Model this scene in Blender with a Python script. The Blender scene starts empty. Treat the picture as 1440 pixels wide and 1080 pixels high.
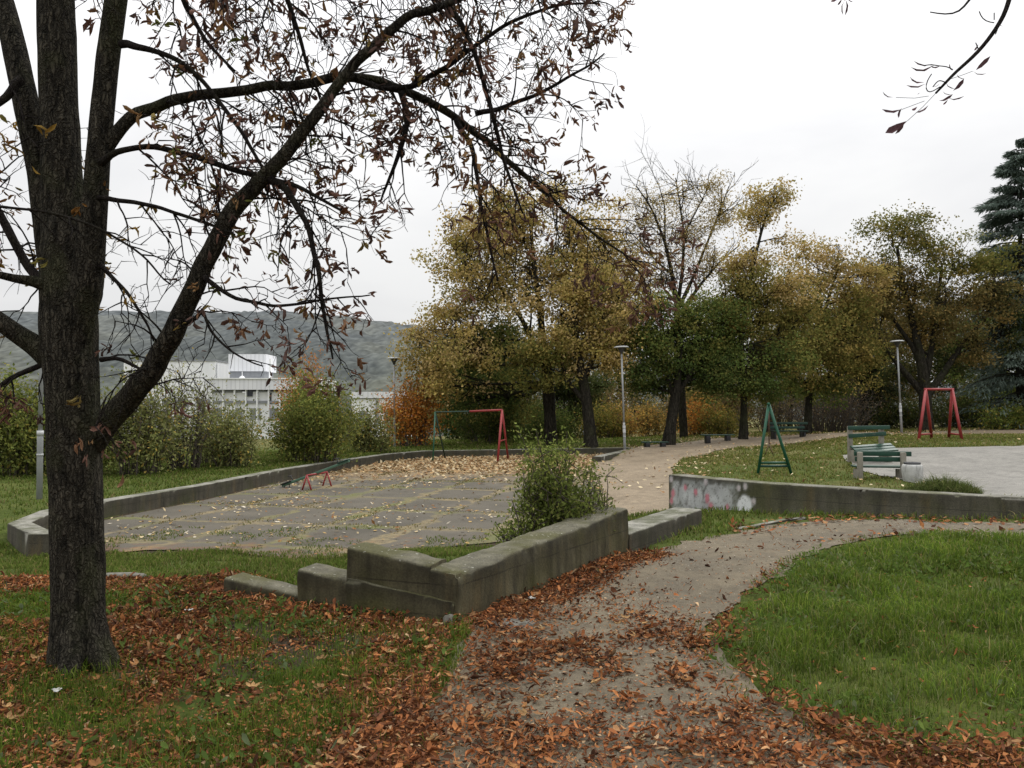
import bpy, bmesh, math, random
import numpy as np
from mathutils import Vector, Matrix
from mathutils.geometry import delaunay_2d_cdt

R = np.random.default_rng(7)
random.seed(7)
S = bpy.context.scene
C = S.collection

# ------------------------------------------------------------------ camera
F, TH, EYE = 1120.0, math.radians(1.79), 1.6
cd = bpy.data.cameras.new('camera'); cam = bpy.data.objects.new('camera', cd); C.objects.link(cam)
cd.sensor_width = 36; cd.lens = 28.0; cd.clip_end = 4000; cd.clip_start = 0.05
cam.location = (0, 0, EYE); cam.rotation_euler = (math.radians(90) + TH, 0, 0)
S.camera = cam

def ray(x, y):
    u, v = (x - 720) / F, (540 - y) / F
    return np.array([u, math.cos(TH) - v * math.sin(TH), math.sin(TH) + v * math.cos(TH)])
def px(x, y, Y):
    """world point seen at photo position (x, y) at depth Y"""
    d = ray(x, y); t = Y / d[1]
    return np.array([d[0] * t, Y, EYE + d[2] * t])

# ------------------------------------------------------------------ noise
def _h(i, j, k):
    n = (i * 374761393 + j * 668265263 + k * 2147483647 + 1013904223) & 0x7fffffff
    n = ((n ^ (n >> 13)) * 1274126177) & 0x7fffffff
    return ((n ^ (n >> 16)) & 0xffff) / 65535.0
def vn(x, y, z=0.0):
    x, y, z = np.broadcast_arrays(np.asarray(x, float), np.asarray(y, float), np.asarray(z, float))
    i, j, k = np.floor(x).astype(np.int64), np.floor(y).astype(np.int64), np.floor(z).astype(np.int64)
    f, g, h = x - i, y - j, z - k
    f, g, h = f*f*(3-2*f), g*g*(3-2*g), h*h*(3-2*h)
    r = 0
    for a in (0, 1):
        for b in (0, 1):
            for c in (0, 1):
                r = r + _h(i+a, j+b, k+c) * (f if a else 1-f) * (g if b else 1-g) * (h if c else 1-h)
    return r
def fbm(x, y, z=0.0, o=3):
    s, a, t = 0, 1.0, 0
    for q in range(o):
        s = s + a * vn(np.asarray(x)*2**q + 17*q, np.asarray(y)*2**q - 9*q, np.asarray(z)*2**q + 5*q); t += a; a *= .5
    return s / t
def ss(a, b, x):
    t = np.clip((x - a) / (b - a), 0, 1); return t*t*(3-2*t)

# ------------------------------------------------------------------ object helpers
def tag(o, label=None, cat=None, group=None, kind=None):
    if label: o['label'] = label
    if cat: o['category'] = cat
    if group: o['group'] = group
    if kind: o['kind'] = kind
    return o
def empty(name, loc, label=None, cat=None, group=None):
    o = bpy.data.objects.new(name, None); o.empty_display_size = .2
    o.location = tuple(float(v) for v in loc); C.objects.link(o)
    return tag(o, label, cat, group)
def origin(o):
    v = Vector((0, 0, 0))
    while o is not None: v += o.location; o = o.parent
    return v
def tri_obj(name, V, T, mat, parent=None, col=None, flat=False, extra=None):
    V = np.asarray(V, np.float32).reshape(-1, 3).copy(); T = np.asarray(T, np.int32).reshape(-1, 3)
    if parent is not None: V -= np.array(origin(parent), np.float32)
    me = bpy.data.meshes.new(name)
    me.vertices.add(len(V)); me.vertices.foreach_set('co', V.ravel())
    me.loops.add(T.size); me.loops.foreach_set('vertex_index', T.ravel())
    me.polygons.add(len(T)); me.polygons.foreach_set('loop_start', np.arange(0, T.size, 3, dtype=np.int32))
    me.update(calc_edges=True)
    if flat: me.polygons.foreach_set('use_smooth', np.zeros(len(T), bool))
    else: me.polygons.foreach_set('use_smooth', np.ones(len(T), bool))
    if col is not None:
        c = np.ones((len(V), 4), np.float32); c[:, :3] = np.asarray(col, np.float32).reshape(-1, 3)
        a = me.color_attributes.new('Col', 'FLOAT_COLOR', 'POINT'); a.data.foreach_set('color', c.ravel())
    if extra is not None:
        for k, arr in extra.items():
            a = me.attributes.new(k, 'FLOAT', 'POINT'); a.data.foreach_set('value', np.asarray(arr, np.float32))
    me.materials.append(mat)
    o = bpy.data.objects.new(name, me); C.objects.link(o)
    if parent is not None: o.parent = parent
    return o
class MB:
    """collects pieces for ONE mesh"""
    def __init__(s): s.V = []; s.T = []; s.C = []; s.n = 0
    def add(s, V, T, col=(1, 1, 1)):
        V = np.asarray(V, float).reshape(-1, 3)
        s.V.append(V); s.T.append(np.asarray(T, int).reshape(-1, 3) + s.n); s.n += len(V)
        col = np.asarray(col, float)
        s.C.append(np.broadcast_to(col, (len(V), 3)) if col.ndim == 1 else col)
    def tube(s, P, r, n=6, col=(1, 1, 1), cap=True, rough=0.0, seed=0):
        V, T = tube(P, r, n, cap, rough, seed); s.add(V, T, col)
    def box(s, c, size, rot=None, bev=.006, col=(1, 1, 1)):
        V, T = boxmesh(size, bev)
        if rot is not None: V = V @ np.array(rot).T
        s.add(V + np.asarray(c, float), T, col)
    def build(s, name, mat, parent=None, flat=False):
        return tri_obj(name, np.concatenate(s.V), np.concatenate(s.T), mat, parent, np.concatenate(s.C), flat)
def tube(P, r, n=6, cap=True, rough=0.0, seed=0):
    P = np.asarray(P, float); m = len(P); r = np.broadcast_to(np.asarray(r, float), (m,))
    t = np.gradient(P, axis=0); t /= np.linalg.norm(t, axis=1)[:, None] + 1e-9
    ref = np.array([0, 0, 1.]) if abs(t[:, 2]).mean() < .8 else np.array([0, 1., 0])
    a = np.cross(t, ref); a /= np.linalg.norm(a, axis=1)[:, None] + 1e-9
    b = np.cross(t, a)
    ang = np.arange(n) * 2 * math.pi / n
    rr = r[:, None] * np.ones((m, n))
    if rough:
        L = np.concatenate([[0], np.cumsum(np.linalg.norm(np.diff(P, axis=0), axis=1))])
        cx, cy = np.cos(ang) * 3.2, np.sin(ang) * 3.2
        rr = rr * (1 + rough * (fbm(cx[None] + seed, cy[None], L[:, None] * 4, 3) - .5) * 2)
    V = P[:, None] + rr[..., None] * (np.cos(ang)[None, :, None] * a[:, None] + np.sin(ang)[None, :, None] * b[:, None])
    V = V.reshape(-1, 3)
    i = np.arange(m - 1)[:, None] * n; j = np.arange(n)[None]; k = (j + 1) % n
    q = np.stack([i + j, i + k, i + n + k, i + n + j], -1).reshape(-1, 4)
    T = np.concatenate([q[:, [0, 1, 2]], q[:, [0, 2, 3]]])
    if cap:
        V = np.concatenate([V, P[:1], P[-1:]]); e = m * n
        j = np.arange(n); k = (j + 1) % n
        T = np.concatenate([T, np.stack([np.full(n, e), k, j], 1), np.stack([np.full(n, e + 1), (m-1)*n + j, (m-1)*n + k], 1)])
    return V, T
_bc = {}
def boxmesh(size, bev):
    key = (tuple(np.round(size, 4)), bev)
    if key not in _bc:
        bm = bmesh.new(); bmesh.ops.create_cube(bm, size=1)
        for v in bm.verts: v.co = Vector((v.co.x*size[0], v.co.y*size[1], v.co.z*size[2]))
        if bev: bmesh.ops.bevel(bm, geom=bm.edges[:], offset=min(bev, min(size)*.3), segments=2, affect='EDGES', profile=.6)
        bmesh.ops.triangulate(bm, faces=bm.faces[:])
        bm.verts.index_update()
        _bc[key] = (np.array([v.co[:] for v in bm.verts]), np.array([[v.index for v in f.verts] for f in bm.faces]))
        bm.free()
    return _bc[key]
def rz(a):
    c, s_ = math.cos(a), math.sin(a); return np.array([[c, -s_, 0], [s_, c, 0], [0, 0, 1]])
def rx(a):
    c, s_ = math.cos(a), math.sin(a); return np.array([[1, 0, 0], [0, c, -s_], [0, s_, c]])
def ry(a):
    c, s_ = math.cos(a), math.sin(a); return np.array([[c, 0, s_], [0, 1, 0], [-s_, 0, c]])
def resample(P, step):
    P = np.asarray(P, float)
    L = np.concatenate([[0], np.cumsum(np.linalg.norm(np.diff(P[:, :3], axis=0), axis=1))])
    n = max(3, int(L[-1] / step) + 1); u = np.linspace(0, L[-1], n)
    Q = np.stack([np.interp(u, L, P[:, k]) for k in range(P.shape[1])], 1)
    for _ in range(2):
        Q[1:-1] = .25*Q[:-2] + .5*Q[1:-1] + .25*Q[2:]
    return Q

# ------------------------------------------------------------------ materials
def mat(name):
    m = bpy.data.materials.new(name); m.use_nodes = True; nt = m.node_tree
    for n in list(nt.nodes): nt.nodes.remove(n)
    return m, nt
class NT:
    def __init__(s, nt): s.nt = nt
    def n(s, t, **kw):
        o = s.nt.nodes.new(t)
        for k, v in kw.items():
            if k.startswith('i_'):
                kk = k[2:]; kk = int(kk) if kk.isdigit() else kk.replace('_', ' ')
                if isinstance(v, bpy.types.NodeSocket): s.nt.links.new(v, o.inputs[kk])
                else: o.inputs[kk].default_value = v
            else: setattr(o, k, v)
        return o
    def pos(s): return s.n('ShaderNodeNewGeometry').outputs['Position']
    def attr(s, nm='Col', out='Color'): return s.n('ShaderNodeAttribute', attribute_name=nm).outputs[out]
    def map(s, v, sc=(1, 1, 1), rot=(0, 0, 0)): return s.n('ShaderNodeMapping', i_Vector=v, i_Scale=sc, i_Rotation=rot).outputs[0]
    def noise(s, v, sc, det=4, rough=.55, dist=0): return s.n('ShaderNodeTexNoise', i_Vector=v, i_Scale=sc, i_Detail=det, i_Roughness=rough, i_Distortion=dist).outputs['Fac']
    def vor(s, v, sc, feature='F1', out='Distance'): return s.n('ShaderNodeTexVoronoi', feature=feature, i_Vector=v, i_Scale=sc).outputs[out]
    def ramp(s, f, a, b, c0=(0, 0, 0, 1), c1=(1, 1, 1, 1)):
        r = s.n('ShaderNodeValToRGB', i_Fac=f); e = r.color_ramp.elements
        e[0].position, e[1].position = a, b; e[0].color, e[1].color = c0, c1
        return r.outputs[0]
    def mix(s, f, a, b, mode='MIX'):
        m = s.n('ShaderNodeMix', data_type='RGBA', blend_type=mode)
        for idx, v in ((0, f), (6, a), (7, b)):
            if isinstance(v, bpy.types.NodeSocket): s.nt.links.new(v, m.inputs[idx])
            else: m.inputs[idx].default_value = v if idx == 0 else (tuple(v) + (1,))[:4]
        return m.outputs[2]
    def math(s, op, a, b=0.0, cl=False):
        m = s.n('ShaderNodeMath', operation=op, use_clamp=cl)
        for i, v in ((0, a), (1, b)):
            if isinstance(v, bpy.types.NodeSocket): s.nt.links.new(v, m.inputs[i])
            else: m.inputs[i].default_value = v
        return m.outputs[0]
    def bump(s, h, st=.5, d=.02): return s.n('ShaderNodeBump', i_Height=h, i_Strength=st, i_Distance=d).outputs[0]
    def out(s, sh): s.n('ShaderNodeOutputMaterial', i_Surface=sh)
    def bsdf(s, col, rough=.9, nrm=None, spec=.25, metal=0.0):
        b = s.n('ShaderNodeBsdfPrincipled', i_Roughness=rough, i_Metallic=metal)
        if isinstance(col, bpy.types.NodeSocket): s.nt.links.new(col, b.inputs['Base Color'])
        else: b.inputs['Base Color'].default_value = (tuple(col) + (1,))[:4]
        b.inputs['Specular IOR Level'].default_value = spec
        if nrm is not None: s.nt.links.new(nrm, b.inputs['Normal'])
        return b.outputs[0]

def leaf_mat(name, trans=.3, rough=.75, spec=.15, ns=30):
    m, nt = mat(name); t = NT(nt)
    c = t.attr(); nz = t.noise(t.pos(), ns, 3)
    c = t.mix(1.0, c, t.ramp(nz, .3, .7, (.7, .7, .7, 1), (1.2, 1.2, 1.2, 1)), 'MULTIPLY')
    a = t.bsdf(c, rough, spec=spec)
    b = t.n('ShaderNodeBsdfTranslucent', i_Color=c).outputs[0]
    t.out(t.n('ShaderNodeMixShader', i_0=trans, i_1=a, i_2=b).outputs[0]); return m
M_leaf = leaf_mat('leaf', .35, .9, .04)
M_dead = leaf_mat('dead_leaf', .12, .85, .06, 40)
M_grass = leaf_mat('grass_blade', .42, .85, .03, 8)

def bark_mat(name, dark, light, moss, sc=1.0, st=.8):
    m, nt = mat(name); t = NT(nt); p = t.pos()
    pv = t.map(p, (1, 1, .20))
    n1 = t.noise(pv, 34*sc, 6, .7, .5); pd_ = t.n('ShaderNodeVectorMath', operation='MULTIPLY_ADD', i_0=t.n('ShaderNodeTexNoise', i_Vector=p, i_Scale=14*sc, i_Detail=4).outputs['Color'], i_1=(.085, .085, .06), i_2=pv).outputs[0]; v1 = t.vor(pd_, 44*sc, 'DISTANCE_TO_EDGE'); n2 = t.noise(p, 3.5*sc, 4)
    c = t.mix(t.ramp(n1, .38, .66), dark, light)
    c = t.mix(t.ramp(v1, .0, .22), t.mix(1.0, c, (.45, .45, .45), 'MULTIPLY'), c)
    c = t.mix(t.math('MULTIPLY', t.ramp(n2, .5, .72), .55), c, moss)
    h = t.math('ADD', t.math('MULTIPLY', n1, .7), t.math('MULTIPLY', t.ramp(v1, 0, .25), .9))
    t.out(t.bsdf(c, .95, t.bump(h, st, .04), spec=.1)); return m
M_bark = bark_mat('chestnut_bark', (.013, .012, .009), (.092, .082, .062), (.054, .058, .026))
M_twig = bark_mat('twig_bark', (.020, .016, .015), (.060, .050, .044), (.040, .040, .020), 2)
M_bark2 = bark_mat('park_tree_bark', (.020, .018, .014), (.065, .058, .045), (.04, .045, .02), .4)

def concrete_mat(name, base=(.15, .14, .11), dark=(.035, .033, .026), moss=(.075, .078, .028), top=(.20, .19, .16), use_col=False, warm=(.16, .115, .05)):
    m, nt = mat(name); t = NT(nt); p = t.pos()
    st = t.map(p, (1, 1, .12))
    n1 = t.noise(p, 3.0, 5, .6); n2 = t.noise(st, 9, 4, .6); n3 = t.noise(p, 60, 4, .7); n4 = t.noise(p, 1.3, 3)
    c = t.mix(t.ramp(n1, .35, .65), base, tuple(v*1.25 for v in base))
    c = t.mix(t.math('MULTIPLY', t.ramp(n2, .42, .68), .8), c, dark)
    c = t.mix(t.math('MULTIPLY', t.ramp(n4, .48, .68), .75), c, moss)
    c = t.mix(t.math('MULTIPLY', t.ramp(t.noise(st, 4.3, 4, .6), .55, .72), .5), c, warm)
    zl = t.n('ShaderNodeSeparateXYZ', i_0=p).outputs[2]
    bl = t.math('ABSOLUTE', t.math('SUBTRACT', t.math('FRACT', t.math('DIVIDE', t.math('ADD', t.math('ADD', zl, 5.02), t.math('MULTIPLY', n1, .03)), .235)), .5))
    c = t.mix(t.math('MULTIPLY', t.ramp(bl, .0, .035, (1, 1, 1, 1), (0, 0, 0, 1)), t.ramp(n1, .3, .6)), c, dark)
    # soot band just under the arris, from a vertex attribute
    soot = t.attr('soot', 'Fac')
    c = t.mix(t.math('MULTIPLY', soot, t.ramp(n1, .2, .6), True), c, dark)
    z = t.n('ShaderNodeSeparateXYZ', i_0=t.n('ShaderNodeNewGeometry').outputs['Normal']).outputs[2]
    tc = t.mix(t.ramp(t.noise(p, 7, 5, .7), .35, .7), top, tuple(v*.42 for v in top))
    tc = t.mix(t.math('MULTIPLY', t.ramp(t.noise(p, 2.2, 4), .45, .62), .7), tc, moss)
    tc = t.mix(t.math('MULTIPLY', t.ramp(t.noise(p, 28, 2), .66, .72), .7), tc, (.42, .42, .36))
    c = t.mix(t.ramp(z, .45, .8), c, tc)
    c = t.mix(1.0, c, t.ramp(n3, .25, .75, (.6, .6, .6, 1), (1.3, 1.3, 1.3, 1)), 'MULTIPLY')
    if use_col:
        g = t.n('ShaderNodeAttribute', attribute_name='Col')
        w = t.attr('paint', 'Fac')
        w = t.math('MULTIPLY', w, t.ramp(t.noise(p, 26, 4, .7), .22, .46), True)
        c = t.mix(w, c, g.outputs['Color'])
    h = t.math('ADD', t.math('MULTIPLY', n3, .5), t.math('MULTIPLY', t.noise(p, 16, 3), .8))
    t.out(t.bsdf(c, .93, t.bump(h, .55, .012), spec=.2)); return m
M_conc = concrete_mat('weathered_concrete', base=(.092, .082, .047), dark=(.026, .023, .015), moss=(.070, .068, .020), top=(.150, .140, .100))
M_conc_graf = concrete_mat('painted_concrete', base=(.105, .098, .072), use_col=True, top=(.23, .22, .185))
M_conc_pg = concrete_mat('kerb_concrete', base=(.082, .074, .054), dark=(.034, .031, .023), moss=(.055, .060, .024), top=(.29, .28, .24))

def paint_mat(name, col, chip=(.10, .06, .04), rough=.45, amt=.5):
    m, nt = mat(name); t = NT(nt); p = t.pos()
    n = t.noise(p, 14, 5, .65)
    c = t.mix(t.ramp(t.noise(p, 4, 3), .3, .7), col, tuple(v*.72 for v in col))
    c = t.mix(t.math('MULTIPLY', t.ramp(n, .60, .68), amt), c, chip)
    t.out(t.bsdf(c, rough, t.bump(n, .15, .004), spec=.35)); return m
M_red = paint_mat('red_paint', (.30, .035, .035))
M_green = paint_mat('green_paint', (.012, .085, .045))
M_green_seat = paint_mat('bench_green_paint', (.011, .052, .032), chip=(.09, .09, .07), amt=.7)
M_plank = paint_mat('worn_green_plank', (.075, .150, .100), chip=(.14, .13, .10))
M_dkgreen = paint_mat('dark_green_paint', (.012, .045, .030), chip=(.05, .05, .04))
M_black = paint_mat('black_metal', (.015, .015, .016), chip=(.06, .04, .03))
M_steel = paint_mat('galvanised_steel', (.33, .34, .345), chip=(.22, .25, .24), rough=.5)
M_lampdark = paint_mat('dark_lamp_shade', (.05, .05, .052), chip=(.08, .08, .08))
M_lamptop = paint_mat('pale_lamp_top', (.48, .49, .49), chip=(.4, .4, .4))
M_white = paint_mat('white_paint', (.62, .63, .64), chip=(.4, .4, .38))
M_rust = paint_mat('rusty_chain', (.10, .055, .035), chip=(.05, .03, .02))
def plain_conc(name, a, b, sc=8):
    m, nt = mat(name); t = NT(nt); p = t.pos(); n = t.noise(p, sc, 5, .65)
    c = t.mix(t.ramp(n, .3, .7), a, b)
    c = t.mix(t.math('MULTIPLY', t.ramp(t.noise(t.map(p, (1, 1, .2)), sc*1.5, 3), .55, .7), .5), c, tuple(v*.4 for v in a))
    t.out(t.bsdf(c, .9, t.bump(n, .3, .01))); return m
M_post = plain_conc('grey_concrete_post', (.17, .155, .125), (.25, .235, .195))
M_bin = plain_conc('whitewashed_concrete', (.34, .34, .32), (.48, .48, .46))
M_stone = plain_conc('grey_stone', (.085, .08, .065), (.17, .16, .135), 14)
M_stem = plain_conc('shrub_stems', (.05, .042, .033), (.12, .10, .08), 3)

# ground
def ground_mat():
    m, nt = mat('ground'); t = NT(nt); p = t.pos()
    mk = t.n('ShaderNodeSeparateColor', i_Color=t.attr())
    g, l, d = mk.outputs[0], mk.outputs[1], mk.outputs[2]
    n1 = t.noise(p, 1.1, 5, .6); n2 = t.noise(p, 9, 5, .65); n3 = t.noise(p, 55, 4, .7)
    soil = t.mix(n2, (.030, .022, .014), (.075, .058, .038))
    gr = t.mix(t.ramp(n2, .3, .7), (.036, .052, .009), (.080, .105, .020))
    gr = t.mix(t.math('MULTIPLY', t.ramp(n1, .45, .7), .6), gr, (.12, .125, .035))
    lf = t.mix(t.ramp(n3, .35, .65), (.060, .022, .010), (.20, .075, .028))
    dry = t.mix(t.ramp(n2, .35, .65), (.17, .135, .06), (.26, .20, .10))
    def thr(f, k=.25): 
        q = t.math('SUBTRACT', t.math('ADD', f, t.math('MULTIPLY', t.math('SUBTRACT', n2, .5), 1.1)), .5)
        return t.math('ADD', t.math('MULTIPLY', q, 4.0), .5, True)
    c = t.mix(thr(g), soil, gr)
    c = t.mix(t.math('MULTIPLY', d, t.ramp(n1, .3, .6)), c, dry)
    c = t.mix(thr(l), c, lf)
    c = t.mix(1.0, c, t.ramp(n3, .25, .75, (.55, .55, .55, 1), (1.35, 1.35, 1.35, 1)), 'MULTIPLY')
    t.out(t.bsdf(c, .97, t.bump(t.math('ADD', n3, n2), .7, .03), spec=.1)); return m
M_ground = ground_mat()
def path_mat(name, a, b, wet=.5, grain=140):
    m, nt = mat(name); t = NT(nt); p = t.pos()
    n1 = t.noise(p, .9, 5, .6); n2 = t.noise(p, 7, 5, .7); n3 = t.noise(p, grain, 3, .7)
    v = t.vor(p, grain*.75)
    c = t.mix(t.ramp(n1, .32, .68), a, b)
    c = t.mix(t.math('MULTIPLY', t.ramp(n2, .45, .72), .55), c, tuple(x*.55 for x in a))
    c = t.mix(t.ramp(v, .05, .42), t.mix(1.0, c, (1.55, 1.5, 1.42), 'MULTIPLY'), c)
    c = t.mix(t.math('MULTIPLY', t.ramp(t.noise(p, 2.6, 6, .7), .50, .70), .55), c, tuple(x*.5 for x in a))
    c = t.mix(t.ramp(t.noise(p, 24, 2), .70, .76), c, tuple(x*1.5 for x in b))
    c = t.mix(1.0, c, t.ramp(n3, .3, .7, (.62, .62, .62, 1), (1.3, 1.3, 1.3, 1)), 'MULTIPLY')
    r = t.ramp(n1, .3, .7, (.75, .75, .75, 1), (.95, .95, .95, 1))
    b_ = t.n('ShaderNodeBsdfPrincipled', i_Base_Color=c, i_Roughness=r, i_Normal=t.bump(t.math('ADD', n3, t.math('MULTIPLY', n2, .8)), .6, .008))
    b_.inputs['Specular IOR Level'].default_value = .25
    t.out(b_.outputs[0]); return m
M_path = path_mat('gritty_path', (.098, .080, .052), (.170, .140, .094))
M_backpath = path_mat('dirt_path', (.175, .135, .088), (.25, .200, .138), grain=60)
M_plaza = path_mat('pale_paving', (.165, .158, .140), (.245, .235, .212), grain=50)
PGROT = math.radians(-13)
def playground_mat():
    m, nt = mat('cracked_asphalt_slabs'); t = NT(nt); p = t.pos()
    nz = t.n('ShaderNodeTexNoise', i_Vector=p, i_Scale=1.6, i_Detail=3).outputs['Color']
    w = t.n('ShaderNodeVectorMath', operation='MULTIPLY_ADD', i_0=nz, i_1=(.5, .5, 0), i_2=p).outputs[0]
    q = t.n('ShaderNodeVectorRotate', rotation_type='Z_AXIS', i_Vector=w, i_Angle=-PGROT).outputs[0]
    xyz = t.n('ShaderNodeSeparateXYZ', i_0=q)
    def dist(v, per, off):
        a = t.math('FRACT', t.math('DIVIDE', t.math('ADD', v, off), per))
        return t.math('MULTIPLY', t.math('ABSOLUTE', t.math('SUBTRACT', a, .5)), per)   # joint where value is ~per/2
    dx = t.math('SUBTRACT', .75, dist(xyz.outputs[0], 1.5, 100.42)); dy = t.math('SUBTRACT', 1.05, dist(xyz.outputs[1], 2.1, 100.5))
    dm = t.math('MINIMUM', dx, dy)
    n1 = t.noise(p, 1.0, 4, .6); n2 = t.noise(p, 8, 5, .7); n3 = t.noise(p, 70, 3, .7)
    wid = t.math('MULTIPLY', t.ramp(t.noise(p, 1.4, 3), .36, .76), .24)
    j = t.ramp(t.math('SUBTRACT', dm, wid), -.03, .07, (1, 1, 1, 1), (0, 0, 0, 1))
    j = t.math('MULTIPLY', j, t.ramp(n2, .28, .5), True)
    j = t.math('MULTIPLY', j, t.ramp(t.noise(p, .75, 4, .6), .38, .58, (.55, .55, .55, 1), (1, 1, 1, 1)), True)
    c = t.mix(t.ramp(n1, .3, .7), (.070, .062, .047), (.112, .098, .075))
    c = t.mix(t.math('MULTIPLY', t.ramp(n2, .5, .7), .5), c, (.075, .07, .06))
    dry = t.mix(t.ramp(n2, .35, .65), (.13, .108, .056), (.235, .182, .10))
    dry = t.mix(t.math('MULTIPLY', t.ramp(t.noise(p, .6, 3), .45, .6), .7), dry, (.085, .105, .025))
    c = t.mix(j, c, dry)
    # fallen yellow-tan litter towards the back of the yard
    yy = t.n('ShaderNodeSeparateXYZ', i_0=p).outputs[1]
    lit = t.math('MULTIPLY', .7, t.math('MULTIPLY', t.ramp(t.math('ADD', t.math('DIVIDE', yy, 40), t.math('MULTIPLY', n1, .12)), .61, .68), t.ramp(n2, .3, .55)))
    c = t.mix(lit, c, t.mix(t.ramp(n3, .3, .7), (.20, .125, .06), (.40, .29, .16)))
    red = t.math('MULTIPLY', t.ramp(t.math('ADD', t.math('DIVIDE', yy, 40), t.math('MULTIPLY', t.noise(p, 2.2, 4), .16)), .355, .375, (1, 1, 1, 1), (0, 0, 0, 1)), t.ramp(n2, .35, .6))
    c = t.mix(t.math('MULTIPLY', red, .6), c, (.16, .07, .03))
    c = t.mix(1.0, c, t.ramp(n3, .3, .7, (.7, .7, .7, 1), (1.25, 1.25, 1.25, 1)), 'MULTIPLY')
    t.out(t.bsdf(c, .9, t.bump(t.math('ADD', n3, n2), .5, .012))); return m
M_pg = playground_mat()

# ------------------------------------------------------------------ terrain
CP = np.array([
 (-9,3,.0),(-6,3,.02),(-3,3,0),(0,3,0),(2.5,3,.02),(5,3,.08),(9,4,.15),(-5,6,0),(-7,6,-.03),(-2.5,7,0),(-4,7.4,-.02),(0,6,0),(1.3,8,.02),(3,8,.04),(5,8,.12),(8,8,.2),
 (-1,7.3,-.03),(.2,7.6,-.03),(-.3,8.6,-.15),(.7,9.3,-.1),(-3,8.6,-.16),(-5.5,8.8,-.22),(-8,9,-.25),(-11,9,-.25),
 (2,10,0),(3,10.6,.03),(4.2,11,.08),(5,10,.14),(6.6,9.8,.2),(10,8.6,.25),(3.4,12,.02),
 (2.8,14.8,-.18),(5,13.8,-.12),(8,12,-.05),(12,12,0),(16,12,.05),(2,12.4,-.2),(2.2,18,-.27),(3,28,-.3),(4.4,23,-.2),(5.4,34.6,-.05),
 (6,20,-.1),(7,26,-.08),(9,19.5,-.02),(10,23,.12),(13,26.5,.3),(14,30,.45),(16,36,.48),(20,31,.5),(20,20,.2),(11,37,.18),(7,36,0),(10,31,.12),(28,43,.5),(28,30,.5),(28,18,.3),
 (-7,10.6,-.4),(-5.5,10.2,-.4),(-9,12,-.25),(-9,15,-.12),(-12,18,-.1),(-8,22,-.1),(-6.5,29,-.1),(-12,30,-.1),(0,36,-.1),(3,36,-.08),(-4,34,-.1),
 (-2.5,10.4,-.38),(0,10.8,-.36),(1.2,12,-.36),(1.8,16,-.36),(2,22,-.38),
 (-20,20,-.2),(-20,45,-1.0),(0,50,-.3),(20,55,.4),(40,45,.5),(40,20,.5),(-20,5,0),(20,4,.3)], float)
# playground outline (wall centre lines): x, y, ramp width of the edge that STARTS here
PGW = [(-5.75,11.22,.10),(-6.42,11.15,.10),(-7.2,12.0,.10),(-7.55,13.3,.10),(-7.4,14.9,.10),(-6.85,17.7,.10),(-6.35,22.4,.10),(-5.5,26.5,.10),(-4.5,30.3,.10),(-3.4,32.2,.10),(-.6,33.0,.10),(2.4,34.0,.10),(5.35,34.9,.10),
       (2.85,28.4,.6),(2.0,20,.6),(1.7,14.5,.6),(.9,11.0,.7),(-2.6,10.3,.7)]
def seg_dist(x, y, a, b):
    a, b = np.array(a[:2]), np.array(b[:2]); d = b - a
    t = np.clip(((x-a[0])*d[0] + (y-a[1])*d[1]) / (d @ d), 0, 1)
    return np.hypot(x - a[0] - t*d[0], y - a[1] - t*d[1])
def inside(x, y, poly):
    x = np.asarray(x, float); y = np.asarray(y, float); r = np.zeros(x.shape, bool); n = len(poly)
    for i in range(n):
        x1, y1 = poly[i][:2]; x2, y2 = poly[(i+1) % n][:2]
        c = ((y1 > y) != (y2 > y)); 
        if y1 != y2: r ^= c & (x < (x2-x1)*(y-y1)/(y2-y1) + x1)
    return r
def pdist(x, y, poly, closed=True):
    r = np.full(np.shape(x), 1e9); n = len(poly)
    for i in range(n if closed else n-1): r = np.minimum(r, seg_dist(x, y, poly[i], poly[(i+1) % n]))
    return r
def H(x, y):
    x = np.asarray(x, float); y = np.asarray(y, float); sh = x.shape; X = x.ravel(); Y = y.ravel()
    z = np.empty(len(X))
    for s in range(0, len(X), 20000):
        xx, yy = X[s:s+20000], Y[s:s+20000]
        sc = 1 + .03*np.maximum(yy, 0)
        d2 = ((xx[:, None]-CP[:, 0])**2 + (yy[:, None]-CP[:, 1])**2) / sc[:, None]**2 + .02
        w = d2**-1.7
        z[s:s+20000] = (w*CP[:, 2]).sum(1)/w.sum(1)
    ins = inside(X, Y, PGW); w = np.ones(len(X)); n = len(PGW)
    do = np.full(len(X), 1e9)
    for i in range(n):
        d = seg_dist(X, Y, PGW[i], PGW[(i+1) % n])
        if PGW[i][2] < .2: do = np.minimum(do, d)            # walled edge: the step hides inside the wall
        else: w = np.minimum(w, ss(0, PGW[i][2], d))
    z = z + (-.4 - z)*np.where(ins, w, ss(.24, .08, do))
    z += (fbm(X*.8, Y*.8) - .5)*.05*ss(60, 30, Y) * np.where(ins, .3, 1)
    r = np.hypot(X, Y)
    z = z - ss(50, 140, Y)*np.interp(X, [-60, 0, 30, 60], [9, 8, 3, 2]) - ss(60, 200, np.abs(X))*3
    return z.reshape(sh)
def gz(x, y): return float(H(np.array([x]), np.array([y]))[0])
def ground(x, y):
    d = ray(x, y); ts = np.linspace(2.5, 70, 1400); P = np.array([0, 0, EYE]) + d*ts[:, None]
    k = np.argmax(P[:, 2] < H(P[:, 0], P[:, 1])); return P[k]

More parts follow.
